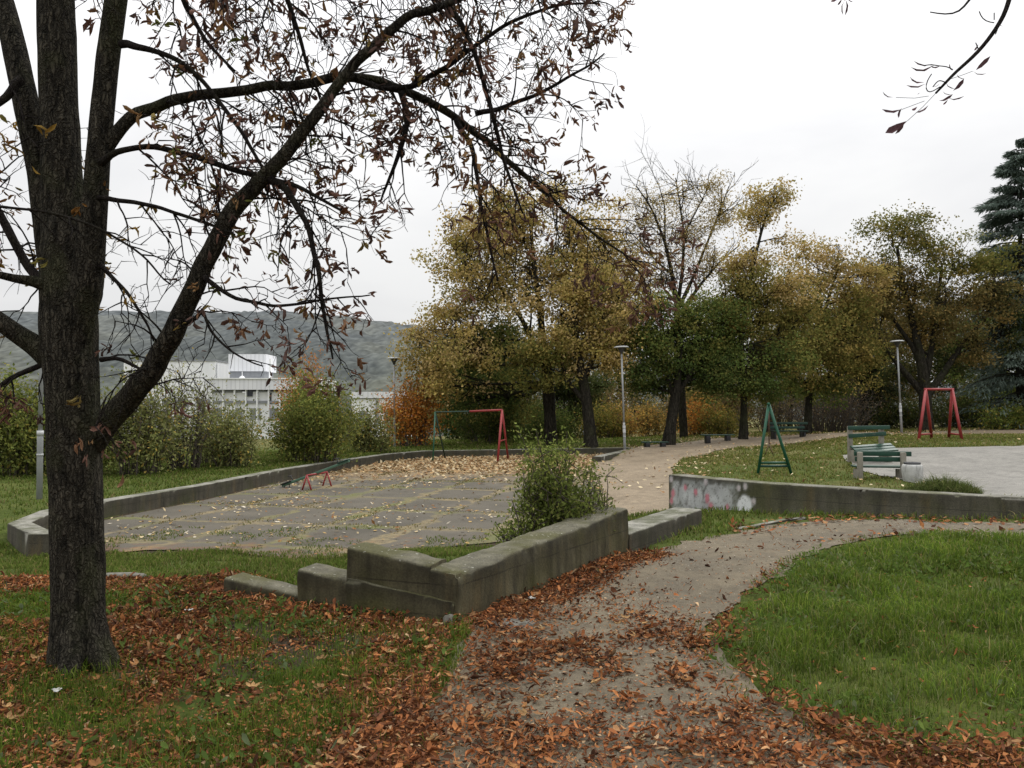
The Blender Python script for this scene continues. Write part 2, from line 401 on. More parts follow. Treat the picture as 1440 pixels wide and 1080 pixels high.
# polygons of the walkable surfaces
PATH = [(-.55,-3),(-.45,3.0),(-.42,4.2),(-.30,5.4),(-.30,6.0),(.15,6.7),(.85,7.9),(1.5,8.9),(2.05,9.7),(2.7,10.2),(3.5,10.75),(4.6,10.9),(5.8,10.2),(7.2,9.5),(9,8.9),(14,7.6),(14,5.8),(9,7.5),(7.2,8.45),(5.9,9.1),(5.0,9.32),(4.2,9.28),(3.6,9.05),(3.1,8.45),(2.6,7.7),(1.85,6.6),(1.45,5.9),(1.28,5.1),(1.35,4.3),(1.6,3.7),(2.1,2.8),(2.2,-3)]
BACKP = [(2.0,13.4),(1.75,14.5),(2.0,18),(2.1,20),(2.9,28.2),(4.2,31.5),(5.6,34.8),(8,37.2),(11.5,39.3),(16,40.3),(30,43.5),(45,45),(45,41),(30,39),(22,36.2),(14,34.2),(10.2,31.8),(7.6,29.6),(5.9,27.2),(4.8,24),(3.9,19),(3.0,14.6),(2.7,13.9)]
PLAZA = [(9.5,22.6),(10.4,25.2),(13.2,26.6),(17.5,27.2),(26,27),(28,16),(20,11),(13,11.4),(10.2,12.9),(9.0,15),(8.75,17),(8.8,19.5)]
RLAWN = [(2.1,2.8),(1.6,3.7),(1.35,4.3),(1.28,5.1),(1.45,5.9),(1.85,6.6),(2.6,7.7),(3.1,8.45),(3.6,9.05),(4.2,9.28),(5.0,9.32),(5.9,9.1),(7.2,8.45),(9,7.5),(14,5.8),(14,0),(2.2,0)]
def axis(parts):
    out = []
    for a, b, s in parts: out += list(np.arange(a, b, s))
    return np.array(out)
gx = axis([(-900,-100,60),(-100,-30,10),(-30,-14,1.2),(-14,16,.16),(16,34,.9),(34,100,9),(100,901,60)])
gy = axis([(-60,-4,8),(-4,2.5,.8),(2.5,20,.15),(20,38,.25),(38,60,1.2),(60,140,8),(140,1000,60)])
GX, GY = np.meshgrid(gx, gy)
GZ = H(GX, GY)
def wallpts(L): return L
FRW = [(-2.54,6.87),(-.41,6.1),(1.3,8.96),(2.6,11.0)]
def leafmask(x, y):
    """red leaf litter density 0..1 near the chestnut"""
    n = fbm(x*1.3+3, y*1.3, 0, 3); n2 = fbm(x*3.1, y*3.1+8, 0, 2)
    d = pdist(x, y, FRW[1:3], False); d2 = pdist(x, y, FRW[:2], False)
    front = (x > -.41 + (y-6.1)*.6)
    m = ss(.62, .22, d)*1.0*ss(9.9, 8.6, y)
    m = np.maximum(m, ss(.75, .15, d2)*(y < 6.2 - (x+.41)*.36)*1.0)
    berm = ss(.55, .2, np.abs(y - (7.35 + .1*np.sin(x*2))))*ss(-2.2, -2.6, x)*ss(-7.5, -5, x); m = np.maximum(m, berm*.95)
    onp = inside(x, y, PATH)
    edge = pdist(x, y, PATH)
    pm = ss(8.8, 5.2, y + .6*np.maximum(x-.2, 0))*.46 + ss(5.4, 3.8, y)*.26
    n3 = fbm(x*6.3+2, y*5.1, 0, 2)
    pm = pm*1.15*(.30 + 1.1*ss(.40, .62, .25*n+.35*n2+.40*n3)) + .022*ss(13, 8, y)
    pm = np.maximum(pm, ss(1.0, .15, edge)*1.0*(x < .6)*ss(6.6, 5.8, y))
    pm = np.maximum(pm, .45*ss(6.9, 6.2, y)*ss(5.2, 5.8, y)*ss(1.1, .3, x)*ss(.35, .6, n3))
    pm = np.maximum(pm, ss(.28, .0, edge)*.55*ss(9, 6, y)*ss(.3, .5, n))
    m = np.where(onp, np.maximum(m*np.where(x < 2.1, 1, .3), pm), m)
    rl = inside(x, y, RLAWN)
    rm = ss(.35, 0, edge)*.5*ss(7.4, 5.4, y)*ss(.3, .55, n2) + ss(4.35, 3.5, y + .12*(x-1.5))*.75 + .010
    m = np.where(rl, rm, m)
    lf = (x < -.42) & (y < 7.3 - .36*(x+2.5)*0)
    lm = (.20 + .55*ss(.42, .62, n)) + ss(4.6, 3.7, y)*.35
    lm = np.maximum(lm, ss(.7, .1, edge)*1.0)
    m = np.where(lf & ~onp & (y < 7.0), np.maximum(m, lm*ss(-9, -4, x)), m)
    return np.clip(m, 0, 1)
def grassmask(x, y):
    n = fbm(x*.9, y*.9+4, 0, 3)
    g = np.ones_like(x)*.85
    g = np.where(inside(x, y, PGW), .0, g)
    near = (y < 7.4) & (x < -.3)
    g = np.where(near, .30 + .75*ss(.40, .58, n), g)
    return np.clip(g, 0, 1)
LM = leafmask(GX.ravel(), GY.ravel()); GM = grassmask(GX.ravel(), GY.ravel())
DM = ss(32, 40, GY.ravel())*.5 + .35*ss(13, 18, GY.ravel())*(GX.ravel() > 3)*ss(.45, .6, fbm(GX.ravel()*.4, GY.ravel()*.4))
ny, nx = GX.shape
i = np.arange(ny-1)[:, None]*nx + np.arange(nx-1)[None]
i = i.ravel(); TT = np.concatenate([np.stack([i, i+1, i+nx+1], 1), np.stack([i, i+nx+1, i+nx], 1)])
g = tri_obj('ground', np.stack([GX.ravel(), GY.ravel(), GZ.ravel()], 1), TT, M_ground, None, np.stack([GM, LM, DM], 1))
tag(g, kind='structure')

def sheet(name, poly, m, lift, grid, rough=.06, label=None):
    P = []
    n = len(poly)
    for k in range(n):
        a, b = np.array(poly[k][:2]), np.array(poly[(k+1) % n][:2]); L = np.linalg.norm(b-a); q = max(1, int(L/(grid*.8)))
        for s in range(q):
            p = a + (b-a)*s/q; j = (np.array([vn(p[0]*4, p[1]*4), vn(p[0]*4+50, p[1]*4)]) - .5)*2*(rough(p) if callable(rough) else rough)
            P.append(p + j)
    nb = len(P); B = np.array(P)
    xs, ys = np.meshgrid(np.arange(B[:, 0].min(), B[:, 0].max(), grid), np.arange(B[:, 1].min(), B[:, 1].max(), grid))
    xs, ys = xs.ravel(), ys.ravel(); k = inside(xs, ys, B) & (pdist(xs, ys, B) > grid*.4)
    pts = [Vector(p) for p in B] + [Vector((a, b)) for a, b in zip(xs[k], ys[k])]
    r = delaunay_2d_cdt(pts, [], [list(range(nb))], 1, 1e-5)
    V = np.array([v[:] for v in r[0]]); T = np.array([f for f in r[2] if len(f) == 3])
    z = H(V[:, 0], V[:, 1]) + lift
    a, b, c = V[T[:, 0]], V[T[:, 1]], V[T[:, 2]]
    cr = (b[:, 0]-a[:, 0])*(c[:, 1]-a[:, 1]) - (b[:, 1]-a[:, 1])*(c[:, 0]-a[:, 0])
    T = np.where((cr < 0)[:, None], T[:, [0, 2, 1]], T)
    o = tri_obj(name, np.column_stack([V, z]), T, m); tag(o, label, kind='structure'); return o
sheet('path', PATH, M_path, .012, .12, .13)
sheet('dirt_path', BACKP, M_backpath, .018, .35, .12)
sheet('paved_area', PLAZA, M_plaza, .02, .35, .08)
PGS = [(-5.2,10.95,0),(-6.25,11.42,0),(-6.92,12.2,0),(-7.3,13.3,0),(-7.2,14.9,0),(-6.65,17.7,0),(-6.15,22.4,0),(-5.3,26.5,0),(-4.3,30.3,0),(-3.2,32.0,0),(-.6,32.8,0),(2.4,33.8,0),(5.0,34.5,0),(2.75,28.4,0),(1.95,20,0),(1.6,15,0),(.4,12.3,0),(-1.2,11.4,0),(-2.8,10.6,0)]
sheet('playground_surface', PGS, M_pg, .016, .2, lambda p: .30 if (p[1] < 11.0 and p[0] > -5.6) or (p[0] > .6 and p[1] < 28) else .02)

# ------------------------------------------------------------------ concrete walls
def sweep(P, th, name, mat_, parent=None, step=.05, bev=.025, rough=.006, side=1, cap=True, paint=None, rows=8):
    """P: list of (x, y, zbottom, ztop) along the OUTER (visible) face; thickness goes to the left (side=1) or right"""
    P = np.asarray(P, float)
    L = np.concatenate([[0], np.cumsum(np.hypot(*np.diff(P[:, :2], axis=0).T))])
    u = np.unique(np.concatenate([np.linspace(0, L[-1], max(3, int(L[-1]/step)+1)), L]))
    Q = np.stack([np.interp(u, L, P[:, k]) for k in range(4)], 1)
    # mitred normals
    d = np.diff(P[:, :2], axis=0); d /= np.linalg.norm(d, axis=1)[:, None]
    nn = np.stack([-d[:, 1], d[:, 0]], 1)*side
    N = np.zeros_like(Q[:, :2]); 
    for k, uu in enumerate(u):
        s = min(max(np.searchsorted(L, uu, 'right')-1, 0), len(nn)-1); n0 = nn[s]; sc = 1
        for q in range(1, len(L)-1):
            if abs(uu-L[q]) < 1e-6:
                n0 = nn[q-1] + nn[q]; n0 /= np.linalg.norm(n0); sc = 1/max(.5, n0 @ nn[q])
        N[k] = n0*sc
    prof = [(0, a) for a in np.linspace(0, 1, rows)]
    prof[-1] = (0, 'b'); prof += [(bev*.35, 'c'), (bev, 1), (th*.3, 1), (th*.65, 1), (th-bev, 1), (th-bev*.35, 'c'), (th, 'b'), (th, .5), (th, 0)]
    m = len(prof); V = np.zeros((len(u), m, 3)); so = np.zeros((len(u), m))
    for j, (o, zz) in enumerate(prof):
        V[:, j, 0] = Q[:, 0] + N[:, 0]*o; V[:, j, 1] = Q[:, 1] + N[:, 1]*o
        hz = Q[:, 3]-Q[:, 2]
        V[:, j, 2] = Q[:, 3]-bev if zz == 'b' else Q[:, 3]-bev*.3 if zz == 'c' else Q[:, 2] + (hz - (bev if zz != 1 else 0))*zz
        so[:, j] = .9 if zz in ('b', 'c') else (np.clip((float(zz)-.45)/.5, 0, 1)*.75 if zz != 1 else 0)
    nz = (fbm(V[..., 0]*5, V[..., 1]*5, V[..., 2]*5) - .5)*2
    chip = np.maximum(fbm(V[..., 0]*9+4, V[..., 1]*9, V[..., 2]*9) - .6, 0)*.12
    for j, (o, zz) in enumerate(prof):
        k = rough*nz[:, j] + (chip[:, j] if zz in ('b', 'c') else 0)*(1 if o < th/2 else -1)
        V[:, j, 0] += N[:, 0]*k; V[:, j, 1] += N[:, 1]*k
        if o > 0 and zz in (1, 'c'): V[:, j, 2] += rough*nz[:, j] - (chip[:, j] if zz == 'c' else 0)
    nu = len(u)
    i = (np.arange(nu-1)[:, None]*m + np.arange(m-1)[None]).ravel()
    T = np.concatenate([np.stack([i, i+m, i+m+1], 1), np.stack([i, i+m+1, i+1], 1)])
    VV = V.reshape(-1, 3); so = so.ravel()
    ex = []
    for e in (0, nu-1):
        idx = np.arange(m) + e*m; off = len(VV)
        VV = np.concatenate([VV, VV[idx], VV[idx].mean(0, keepdims=True)]); so = np.concatenate([so, so[idx], [.2]])
        j = np.arange(m-1)
        ex.append(np.stack([np.full(m-1, off+m), off+j, off+j+1], 1) if e == 0 else np.stack([np.full(m-1, off+m), off+j+1, off+j], 1))
    T = np.concatenate([T] + ex)
    if side < 0: pass
    else: T = T[:, ::-1]
    T = T[:, ::-1] if side > 0 else T
    col = np.ones((len(VV), 3)); pw = np.zeros(len(VV))
    if paint is not None:
        uu = np.repeat(u, m); vv = ((V[..., 2]-Q[:, None, 2])/(Q[:, None, 3]-Q[:, None, 2])).ravel()
        fr = np.tile(np.array([p[0] == 0 for p in prof]), nu)
        c, w = paint(uu, vv); col[:len(uu)] = c; pw[:len(uu)] = w*fr
    o = tri_obj(name, VV, T, mat_, parent, col, False, {'soot': so, 'paint': pw})
    return o
w1 = empty('garden_wall', (-.41, 6.1, 0), 'low mossy concrete corner wall with stepped left end, beside the leafy path', 'wall')
sweep([(-.41,6.1,-.15,.335),(.2,7.12,-.15,.385),(1.3,8.96,-.15,.485)], .36, 'wall_section', M_conc, w1, .03, .032, .019, rows=10)
# front arm: the tilted block, then two sinking steps
dv = np.array([-2.13, .77]); dv /= np.linalg.norm(dv); c0 = np.array([-.41, 6.1])
def on(s, o=0.0): 
    n = np.array([.34, .94]); return c0 + dv*s + n*o
def arm(s0, s1, z0, z1, th, nm, off, zb=-.15, bev=.03):
    a, b = on(s0, off), on(s1, off)
    return sweep([(b[0], b[1], zb, z1), (a[0], a[1], zb, z0)], th, nm, M_conc, w1, .03, bev, .017, rows=10)
arm(.012, .24, .335, .36, .33, 'wall_section', .002)
arm(.245, .98, .385, .487, .32, 'wall_section', .012)
arm(.95, 1.46, .215, .272, .30, 'wall_step', .03)
arm(1.47, 2.22, .055, .145, .28, 'wall_step', .05)
# construction crack lines are ledges: a slightly proud plinth under the block
arm(.03, .97, .13, .245, .05, 'wall_plinth', -.014, -.15, .012)
w2 = empty('low_wall', (2, 10, 0), 'low pale topped concrete kerb wall running from the mossy wall to the graffiti wall', 'wall')
sweep([(1.32,9.0,-.3,.20),(2.62,11.05,-.3,.215)], .42, 'wall_section', M_conc_pg, w2, .06, .025)

def graffiti(u, v):
    col = np.ones((len(u), 3)); w = np.zeros(len(u))
    wht = np.array([.55, .56, .56]); pink = np.array([.55, .20, .24]); grey = np.array([.40, .42, .41])
    col[:] = grey
    n = fbm(u*9, v*5, 0, 3)
    base = ss(.02, .12, u)*ss(1.30, 1.15, u - v*.1)*ss(.97, .86, v)*ss(-.05, .1, v)
    w = base*ss(.25, .6, n)*.7
    # bubble letters: outlined rounded blobs along the face
    for cx, cy, rx_, ry_ in ((.16,.62,.12,.26),(.32,.60,.10,.28),(.46,.55,.10,.32),(.62,.55,.10,.34),(.86,.58,.17,.32),(1.08,.56,.15,.34),(.98,.22,.22,.22),(.70,.24,.12,.22),(.36,.24,.14,.18)):
        d = np.sqrt(((u-cx)/rx_)**2 + ((v-cy)/ry_)**2) + (n-.5)*1.1
        f = ss(1.05, .75, d)*.9; col = col*(1-f[:, None]) + (wht*(.55+.8*n[:, None]))*f[:, None]; w = np.maximum(w, f*.8)
        r = ss(.16, .04, np.abs(d-1.0))*.45*ss(.35, .6, vn(u*14, v*9, 2)); col = col*(1-r[:, None]) + np.array([.10, .09, .09])*r[:, None]*1 ; w = np.maximum(w*(1-.3*r), r*.4)
    for cx, cy, r_ in ((.08,.62,.06),(.34,.76,.05),(.55,.70,.05),(.78,.60,.06),(.84,.45,.05),(.48,.12,.06),(.62,.10,.05),(1.02,.20,.05),(.05,.45,.05),(1.13,.45,.045),(.95,.15,.04)):
        d = np.hypot(u-cx, (v-cy)*.5) + (n-.5)*.05; f = ss(r_, r_*.5, d)
        col = col*(1-f[:, None]) + pink*f[:, None]; w = np.maximum(w, f*.85)
    d = np.sqrt(((u-1.42)/.14)**2 + ((v-.50)/.24)**2) + (n-.5)*.5; f = ss(1.05, .8, d)
    col = col*(1-f[:, None]) + np.array([.66, .67, .67])*f[:, None]; w = np.maximum(w, f*.95)
    for cx, cy in ((1.33,.86),(1.44,.90),(1.58,.62),(.75,.92),(.05,.9)):
        d = np.hypot(u-cx, (v-cy)*.5); f = ss(.05, .02, d); col = col*(1-f[:, None]) + (wht*.8+pink*.2)*f[:, None]; w = np.maximum(w, f*.75)
    return col, w
w3 = empty('graffiti_wall', (2.63, 13.4, 0), 'long curved concrete wall with faded white and pink graffiti at its left end', 'wall')
gw = [(2.63,13.4,-.3,.50),(3.1,12.83,-.3,.49),(3.88,12.06,-.3,.475),(4.6,11.55,-.3,.47),(5.25,11.12,-.3,.46),(6.6,10.32,-.2,.45),(8.5,9.5,-.2,.45),(11,8.8,-.2,.45),(14,8.2,-.2,.45)]
sweep(gw, .30, 'wall_section', M_conc_graf, w3, .025, .02, .005, side=1, paint=graffiti, rows=26)
w4 = empty('boundary_wall', (-7, 12, -.4), 'long knee-high concrete wall around the left and back of the playground yard', 'wall')
pgw = [(p[0], p[1]) for p in PGW[:13]]
sweep([(x, y, -.7, -.085 if k > 1 else -.12) for k, (x, y) in enumerate(pgw[::-1])][::-1] if False else [(x + 0, y, -.7, -.09) for (x, y) in pgw], .30, 'wall_section', M_conc_pg, w4, .12, .02, .006, side=1)
w5 = empty('end_wall', (4, 31, -.3), 'short stub of concrete wall between the playground yard and the dirt path', 'wall')
sweep([(5.2,34.5,-.7,-.08),(2.85,28.5,-.7,-.10)], .34, 'wall_section', M_conc_pg, w5, .12, .02, side=1)

k_ = MB()
kp = [(2.95,10.42),(3.4,10.80),(3.85,11.0),(4.3,11.08)]
kr = resample(np.array([(a, b, 0) for a, b in kp]), .08)
kz = H(kr[:, 0], kr[:, 1])
kerb = empty('path_kerb', (3.5, 10.8, 0), 'thin sunken stone edging strip between path and grass before the graffiti wall', 'kerb')
sweep([(a, b, z-.1, z+.028) for (a, b, _), z in zip(kr[::4], kz[::4])], .09, 'kerb_strip', M_conc_pg, kerb, .08, .012, .004)
def rock(name, x, y, sx, sy, sz, label, m=M_stone):
    bm = bmesh.new(); bmesh.ops.create_icosphere(bm, subdivisions=3, radius=1)
    V = np.array([v.co[:] for v in bm.verts]); T = np.array([[v.index for v in f.verts] for f in bm.faces]); bm.free()
    V = V*(1 + (fbm(V[:, 0]*1.7+x*9, V[:, 1]*1.7, V[:, 2]*1.7)-.5)*.7)[:, None]
    V = np.sign(V)*np.abs(V)**.8*np.array([sx, sy, sz]); z = gz(x, y)
    o = tri_obj(name, V + np.array([0, 0, 0]), T, m); o.location = (x, y, z + sz*.45); tag(o, label, 'stone'); return o
rock('stone', -.47, 5.98, .045, .05, .05, 'small grey stone leaning at the foot of the mossy wall corner')
rock('flat_stone', -.02, 5.95, .17, .13, .025, 'flat grey stone slab lying among leaves on the path by the wall')
rock('edging_stone', -3.75, 7.75, .22, .07, .035, 'long grey edging stone half buried in the leaf bank right of the trunk')

# ------------------------------------------------------------------ leaves and blades (vectorised)
def unit(v): return v/(np.linalg.norm(v, axis=-1, keepdims=True)+1e-9)
def leaves(P, X, N, L, W, curl, fold, col):
    n = len(P); X = unit(X); Sd = unit(np.cross(N, X)); N = np.cross(X, Sd)
    L = np.broadcast_to(L, (n,)); W = np.broadcast_to(W, (n,)); curl = np.broadcast_to(curl, (n,)); fold = np.broadcast_to(fold, (n,))
    tt = [0, .38, .38, .38, .74, .74, .74, 1]; sd = [0, -.75, 0, .75, -.9, 0, .9, 0]
    V = np.empty((n, 8, 3))
    for k in range(8):
        t = tt[k]; s = sd[k]
        V[:, k] = P + X*(t*L)[:, None] + Sd*(s*.5*W*(1-.35*fold))[:, None] + N*(curl*L*((t-.45)**2*1.6-.3) + fold*W*.5*abs(s))[:, None]
    T0 = np.array([(0,2,1),(0,3,2),(1,2,5),(1,5,4),(2,3,6),(2,6,5),(4,5,7),(5,6,7)])
    T = (np.arange(n)[:, None, None]*8 + T0[None]).reshape(-1, 3)
    C_ = np.repeat(np.asarray(col, float), 8, axis=0)
    return V.reshape(-1, 3), T, C_
def quads(P, X, N, L, W, col):
    n = len(P); X = unit(X); Sd = unit(np.cross(N, X)); L = np.broadcast_to(L, (n,)); W = np.broadcast_to(W, (n,))
    V = np.stack([P, P + X*(L*.45)[:, None] + Sd*(W*.5)[:, None], P + X*L[:, None], P + X*(L*.45)[:, None] - Sd*(W*.5)[:, None]], 1)
    T = (np.arange(n)[:, None, None]*4 + np.array([(0,1,2),(0,2,3)])[None]).reshape(-1, 3)
    return V.reshape(-1, 3), T, np.repeat(np.asarray(col, float), 4, axis=0)
def rdir(n):
    v = R.normal(size=(n, 3)); return unit(v)
def pick(n, cols, jit=.25):
    c = np.array([x[:3] for x in cols], float); w = np.array([x[3] for x in cols], float); w /= w.sum()
    k = R.choice(len(c), n, p=w); return c[k]*(1 + (R.random((n, 1))-.5)*2*jit)
def blades(x, y, h, w, col, lean=.5, zoff=0):
    n = len(x); P = np.stack([x, y, H(x, y)+zoff], 1); a = R.random(n)*6.283
    D = np.stack([np.cos(a), np.sin(a), np.zeros(n)], 1); b = R.random(n)*6.283
    Wd = np.stack([np.cos(b), np.sin(b), np.zeros(n)], 1)*(w*.5)[:, None]
    ln = (R.random(n)**1.2*lean*1.6)[:, None]*h[:, None]
    M = P + D*ln*.35; M[:, 2] += h*.6
    E = P + D*ln; E[:, 2] += h*(1 - .35*R.random(n)*lean*2)
    V = np.stack([P-Wd, P+Wd, M+Wd*.75, M-Wd*.75, E], 1).reshape(-1, 3)
    T = (np.arange(n)[:, None, None]*5 + np.array([(0,1,2),(0,2,3),(3,2,4)])[None]).reshape(-1, 3)
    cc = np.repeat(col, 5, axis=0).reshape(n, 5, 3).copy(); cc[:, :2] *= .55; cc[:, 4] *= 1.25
    return V, T, cc.reshape(-1, 3)
class Big:
    def __init__(s): s.V = []; s.T = []; s.C = []; s.n = 0
    def add(s, VTC):
        V, T, c = VTC; s.V.append(V); s.T.append(T+s.n); s.C.append(c); s.n += len(V)
    def build(s, name, m, parent=None): return tri_obj(name, np.concatenate(s.V), np.concatenate(s.T), m, parent, np.concatenate(s.C))
def scatter(n, x0, x1, y0, y1, ybias=1.0):
    return x0 + R.random(n)*(x1-x0), y0 + R.random(n)**ybias*(y1-y0)
def infrustum(x, y, m=1.3): return (np.abs(x) < y*.643*m + .5)
SURF = (PATH, BACKP, PLAZA)
def onsurf(x, y):
    r = inside(x, y, PGS)
    for p in SURF: r |= inside(x, y, p)
    return r
WALLS = [(FRW[:2], .42), (FRW[1:], .45), ([p[:2] for p in gw], .36), (pgw, .36)]
def inwall(x, y, m=0.0):
    r = np.zeros(x.shape, bool)
    for P, th in WALLS:
        P = np.array(P)[:, :2]
        # offset centre line to the inside
        d = np.gradient(P, axis=0); nn = unit(np.stack([-d[:, 1], d[:, 0]], 1))
        if P[0][0] == FRW[0][0]: nn = np.array([[.34, .94]]*len(P))
        r |= pdist(x, y, P + nn*th*.5, False) < th*.5 + m
    return r
GREEN = [(.104,.158,.020,4),(.070,.118,.018,4),(.150,.200,.032,2.5),(.19,.185,.055,1),(.24,.20,.09,.4)]
gr = Big()
# right lawn, lush
x, y = scatter(185000, 1.1, 10.5, 2.7, 10.6, .85); ed = pdist(x, y, PATH)
k = inside(x, y, RLAWN) & infrustum(x, y) & (R.random(len(x)) < .35 + .65*ss(0, .5, ed))
x, y = x[k], y[k]; cl = fbm(x*2.2, y*2.2, 0, 3); k = R.random(len(x)) < ss(.2, .5, cl)*.6+.45; x, y, cl = x[k], y[k], cl[k]
h = (.03 + .085*R.random(len(x)))*(.62+1.1*ss(.35, .65, cl))*ss(-.1, .35, pdist(x, y, PATH)); w = np.maximum(.0045, y*.0010)*(.7+.6*R.random(len(x)))
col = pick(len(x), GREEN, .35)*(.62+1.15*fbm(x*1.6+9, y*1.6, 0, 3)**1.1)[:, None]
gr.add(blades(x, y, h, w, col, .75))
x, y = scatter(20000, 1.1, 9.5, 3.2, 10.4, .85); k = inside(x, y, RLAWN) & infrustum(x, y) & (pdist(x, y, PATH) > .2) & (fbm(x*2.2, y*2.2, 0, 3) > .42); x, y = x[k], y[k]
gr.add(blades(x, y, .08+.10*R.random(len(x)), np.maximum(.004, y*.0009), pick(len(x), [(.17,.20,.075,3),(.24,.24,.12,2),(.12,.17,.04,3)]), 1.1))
x, y = scatter(60000, -.6, 7, 3.2, 10.8, .85); dp = pdist(x, y, PATH); k = inside(x, y, PATH) & (dp < .16*R.random(len(x))) & infrustum(x, y) & ((x > 1.1) | (R.random(len(x)) < .35)) & (fbm(x*2.4+5, y*2.4, 0, 2) > .42) & ~inwall(x, y, .1); x, y = x[k], y[k]
gr.add(blades(x, y, .02+.05*R.random(len(x)), np.maximum(.0045, y*.001), pick(len(x), GREEN), .9, .01))
# broad weeds in the lawn
x, y = scatter(26000, 1.2, 9, 3.2, 10.2, .8); k = inside(x, y, RLAWN) & infrustum(x, y) & (fbm(x*1.7+2, y*1.7, 0, 2) > .46); x, y = x[k], y[k]; n = len(x)
P = np.stack([x, y, H(x, y)+.02+.05*R.random(n)], 1); X = rdir(n); X[:, 2] = np.abs(X[:, 2])*.5+.1; N = rdir(n)*.5+np.array([0, 0, 1])
gr.add(leaves(P, X, N, .03+.045*R.random(n), .012+.022*R.random(n), .3, .25, pick(n, [(.085,.135,.028,4),(.12,.165,.038,2),(.14,.17,.08,1)])))
# left lawn under the chestnut
x, y = scatter(145000, -8.0, -.3, 2.7, 7.4, .85); k = infrustum(x, y) & ~inside(x, y, PATH) & ~inwall(x, y)
x, y = x[k], y[k]; gm = grassmask(x, y); lm = leafmask(x, y); k = (R.random(len(x)) < gm*(1-.72*ss(.5, .95, lm))*ss(.2, .52, fbm(x*2.6, y*2.6, 0, 2))); x, y = x[k], y[k]
h = (.035 + .075*R.random(len(x))); w = np.maximum(.0045, y*.0010)*(.7+.6*R.random(len(x)))
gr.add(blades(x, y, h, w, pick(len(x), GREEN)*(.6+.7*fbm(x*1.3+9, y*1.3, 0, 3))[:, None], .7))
x, y = scatter(5200, -7, -.4, 3.2, 7.0, .85); k = infrustum(x, y) & ~inside(x, y, PATH) & (fbm(x*1.9+7, y*1.9, 0, 2) > .47) & ~inwall(x, y); x, y = x[k], y[k]; n = len(x)
P = np.stack([x, y, H(x, y)+.02+.05*R.random(n)], 1); X = rdir(n); X[:, 2] = np.abs(X[:, 2])*.5+.1; N = rdir(n)*.5+np.array([0, 0, 1])
gr.add(leaves(P, X, N, .035+.05*R.random(n), .014+.026*R.random(n), .3, .25, pick(n, [(.075,.115,.028,4),(.10,.145,.035,2),(.11,.14,.07,1)])))
# middle distance: between wall and yard, left yard bank, strips at wall bases
def field(n, x0, x1, y0, y1, dens, h0, h1, wk, cols, cond=None, bias=.8):
    x, y = scatter(n, x0, x1, y0, y1, bias); k = infrustum(x, y) & ~onsurf(x, y) & ~inwall(x, y, .01)
    if cond is not None: k &= cond(x, y)
    x, y = x[k], y[k]; k = R.random(len(x)) < dens*(.35+1.1*ss(.3, .65, fbm(x*1.2, y*1.2, 0, 3))); x, y = x[k], y[k]
    h = h0 + (h1-h0)*R.random(len(x)); w = y*wk*(.7+.6*R.random(len(x)))
    gr.add(blades(x, y, h, w, pick(len(x), cols)*(.75+.5*fbm(x*.5+3, y*.5, 0, 3))[:, None], .7))
G2 = [(.100,.145,.028,4),(.130,.170,.036,3),(.18,.18,.055,1.5),(.24,.20,.09,.5)]
field(60000, -9, 1.3, 7.2, 11.6, .9, .03, .10, .0012, G2, lambda a, b: (leafmask(a, b) < .5))
field(42000, -16, -4, 10, 32, .9, .05, .11, .0013, G2, lambda a, b: ~inside(a, b, PGW))
field(16000, -9, 8, 32, 44, .8, .06, .14, .0014, G2, lambda a, b: ~inside(a, b, PGW))
G3 = [(.130,.155,.034,4),(.17,.18,.048,3),(.23,.205,.08,1.6),(.30,.24,.11,.8)]
field(60000, 2.6, 24, 12.5, 36, .9, .05, .12, .0013, G3, None, .8)
field(14000, 8, 34, 34, 48, .8, .06, .14, .0014, G3)
field(9000, 1.2, 9, 8.8, 13.4, 1.0, .05, .14, .0013, G2, lambda a, b: (pdist(a, b, FRW[1:], False) < .5) | (pdist(a, b, np.array(gw)[:, :2], False) < .75))
field(7000, 1.0, 3.2, 10.2, 14.5, 1.0, .05, .12, .0013, G2)
# tufts in the slab joints of the yard
x, y = scatter(60000, -7.5, 3, 10.4, 26, .9); k = inside(x, y, PGS); x, y = x[k], y[k]
xr = math.cos(-PGROT)*x - math.sin(-PGROT)*y; yr = math.sin(-PGROT)*x + math.cos(-PGROT)*y
xr += (fbm(x*1.2, y*1.2)-.5)*.5; yr += (fbm(x*1.2+7, y*1.2)-.5)*.5
jd = np.minimum(.75-np.abs((xr+100.42+.17)/1.5 % 1-.5)*1.5, 1.05-np.abs((yr+100.5+.17)/2.1 % 1-.5)*2.1)
k = (jd < .11*ss(.3, .6, fbm(x*.9+4, y*.9))) ; x, y = x[k], y[k]
gr.add(blades(x, y, .02+.05*R.random(len(x)), y*.0012, pick(len(x), [(.11,.125,.03,2),(.20,.165,.06,2),(.27,.21,.10,1.5)]), .8))
x, y = scatter(16000, -7, 1.8, 10.3, 13.4, 1.5); k = inside(x, y, PGS) & (fbm(x*1.1+30, y*1.1) + ss(11.6, 10.4, y)*.2 > .52); x, y = x[k], y[k]
gr.add(blades(x, y, .02+.06*R.random(len(x)), y*.0012, pick(len(x), G2), .8))
tag(gr.build('grass', M_grass), 'short green grass and weeds on the lawns', 'grass', kind='stuff')

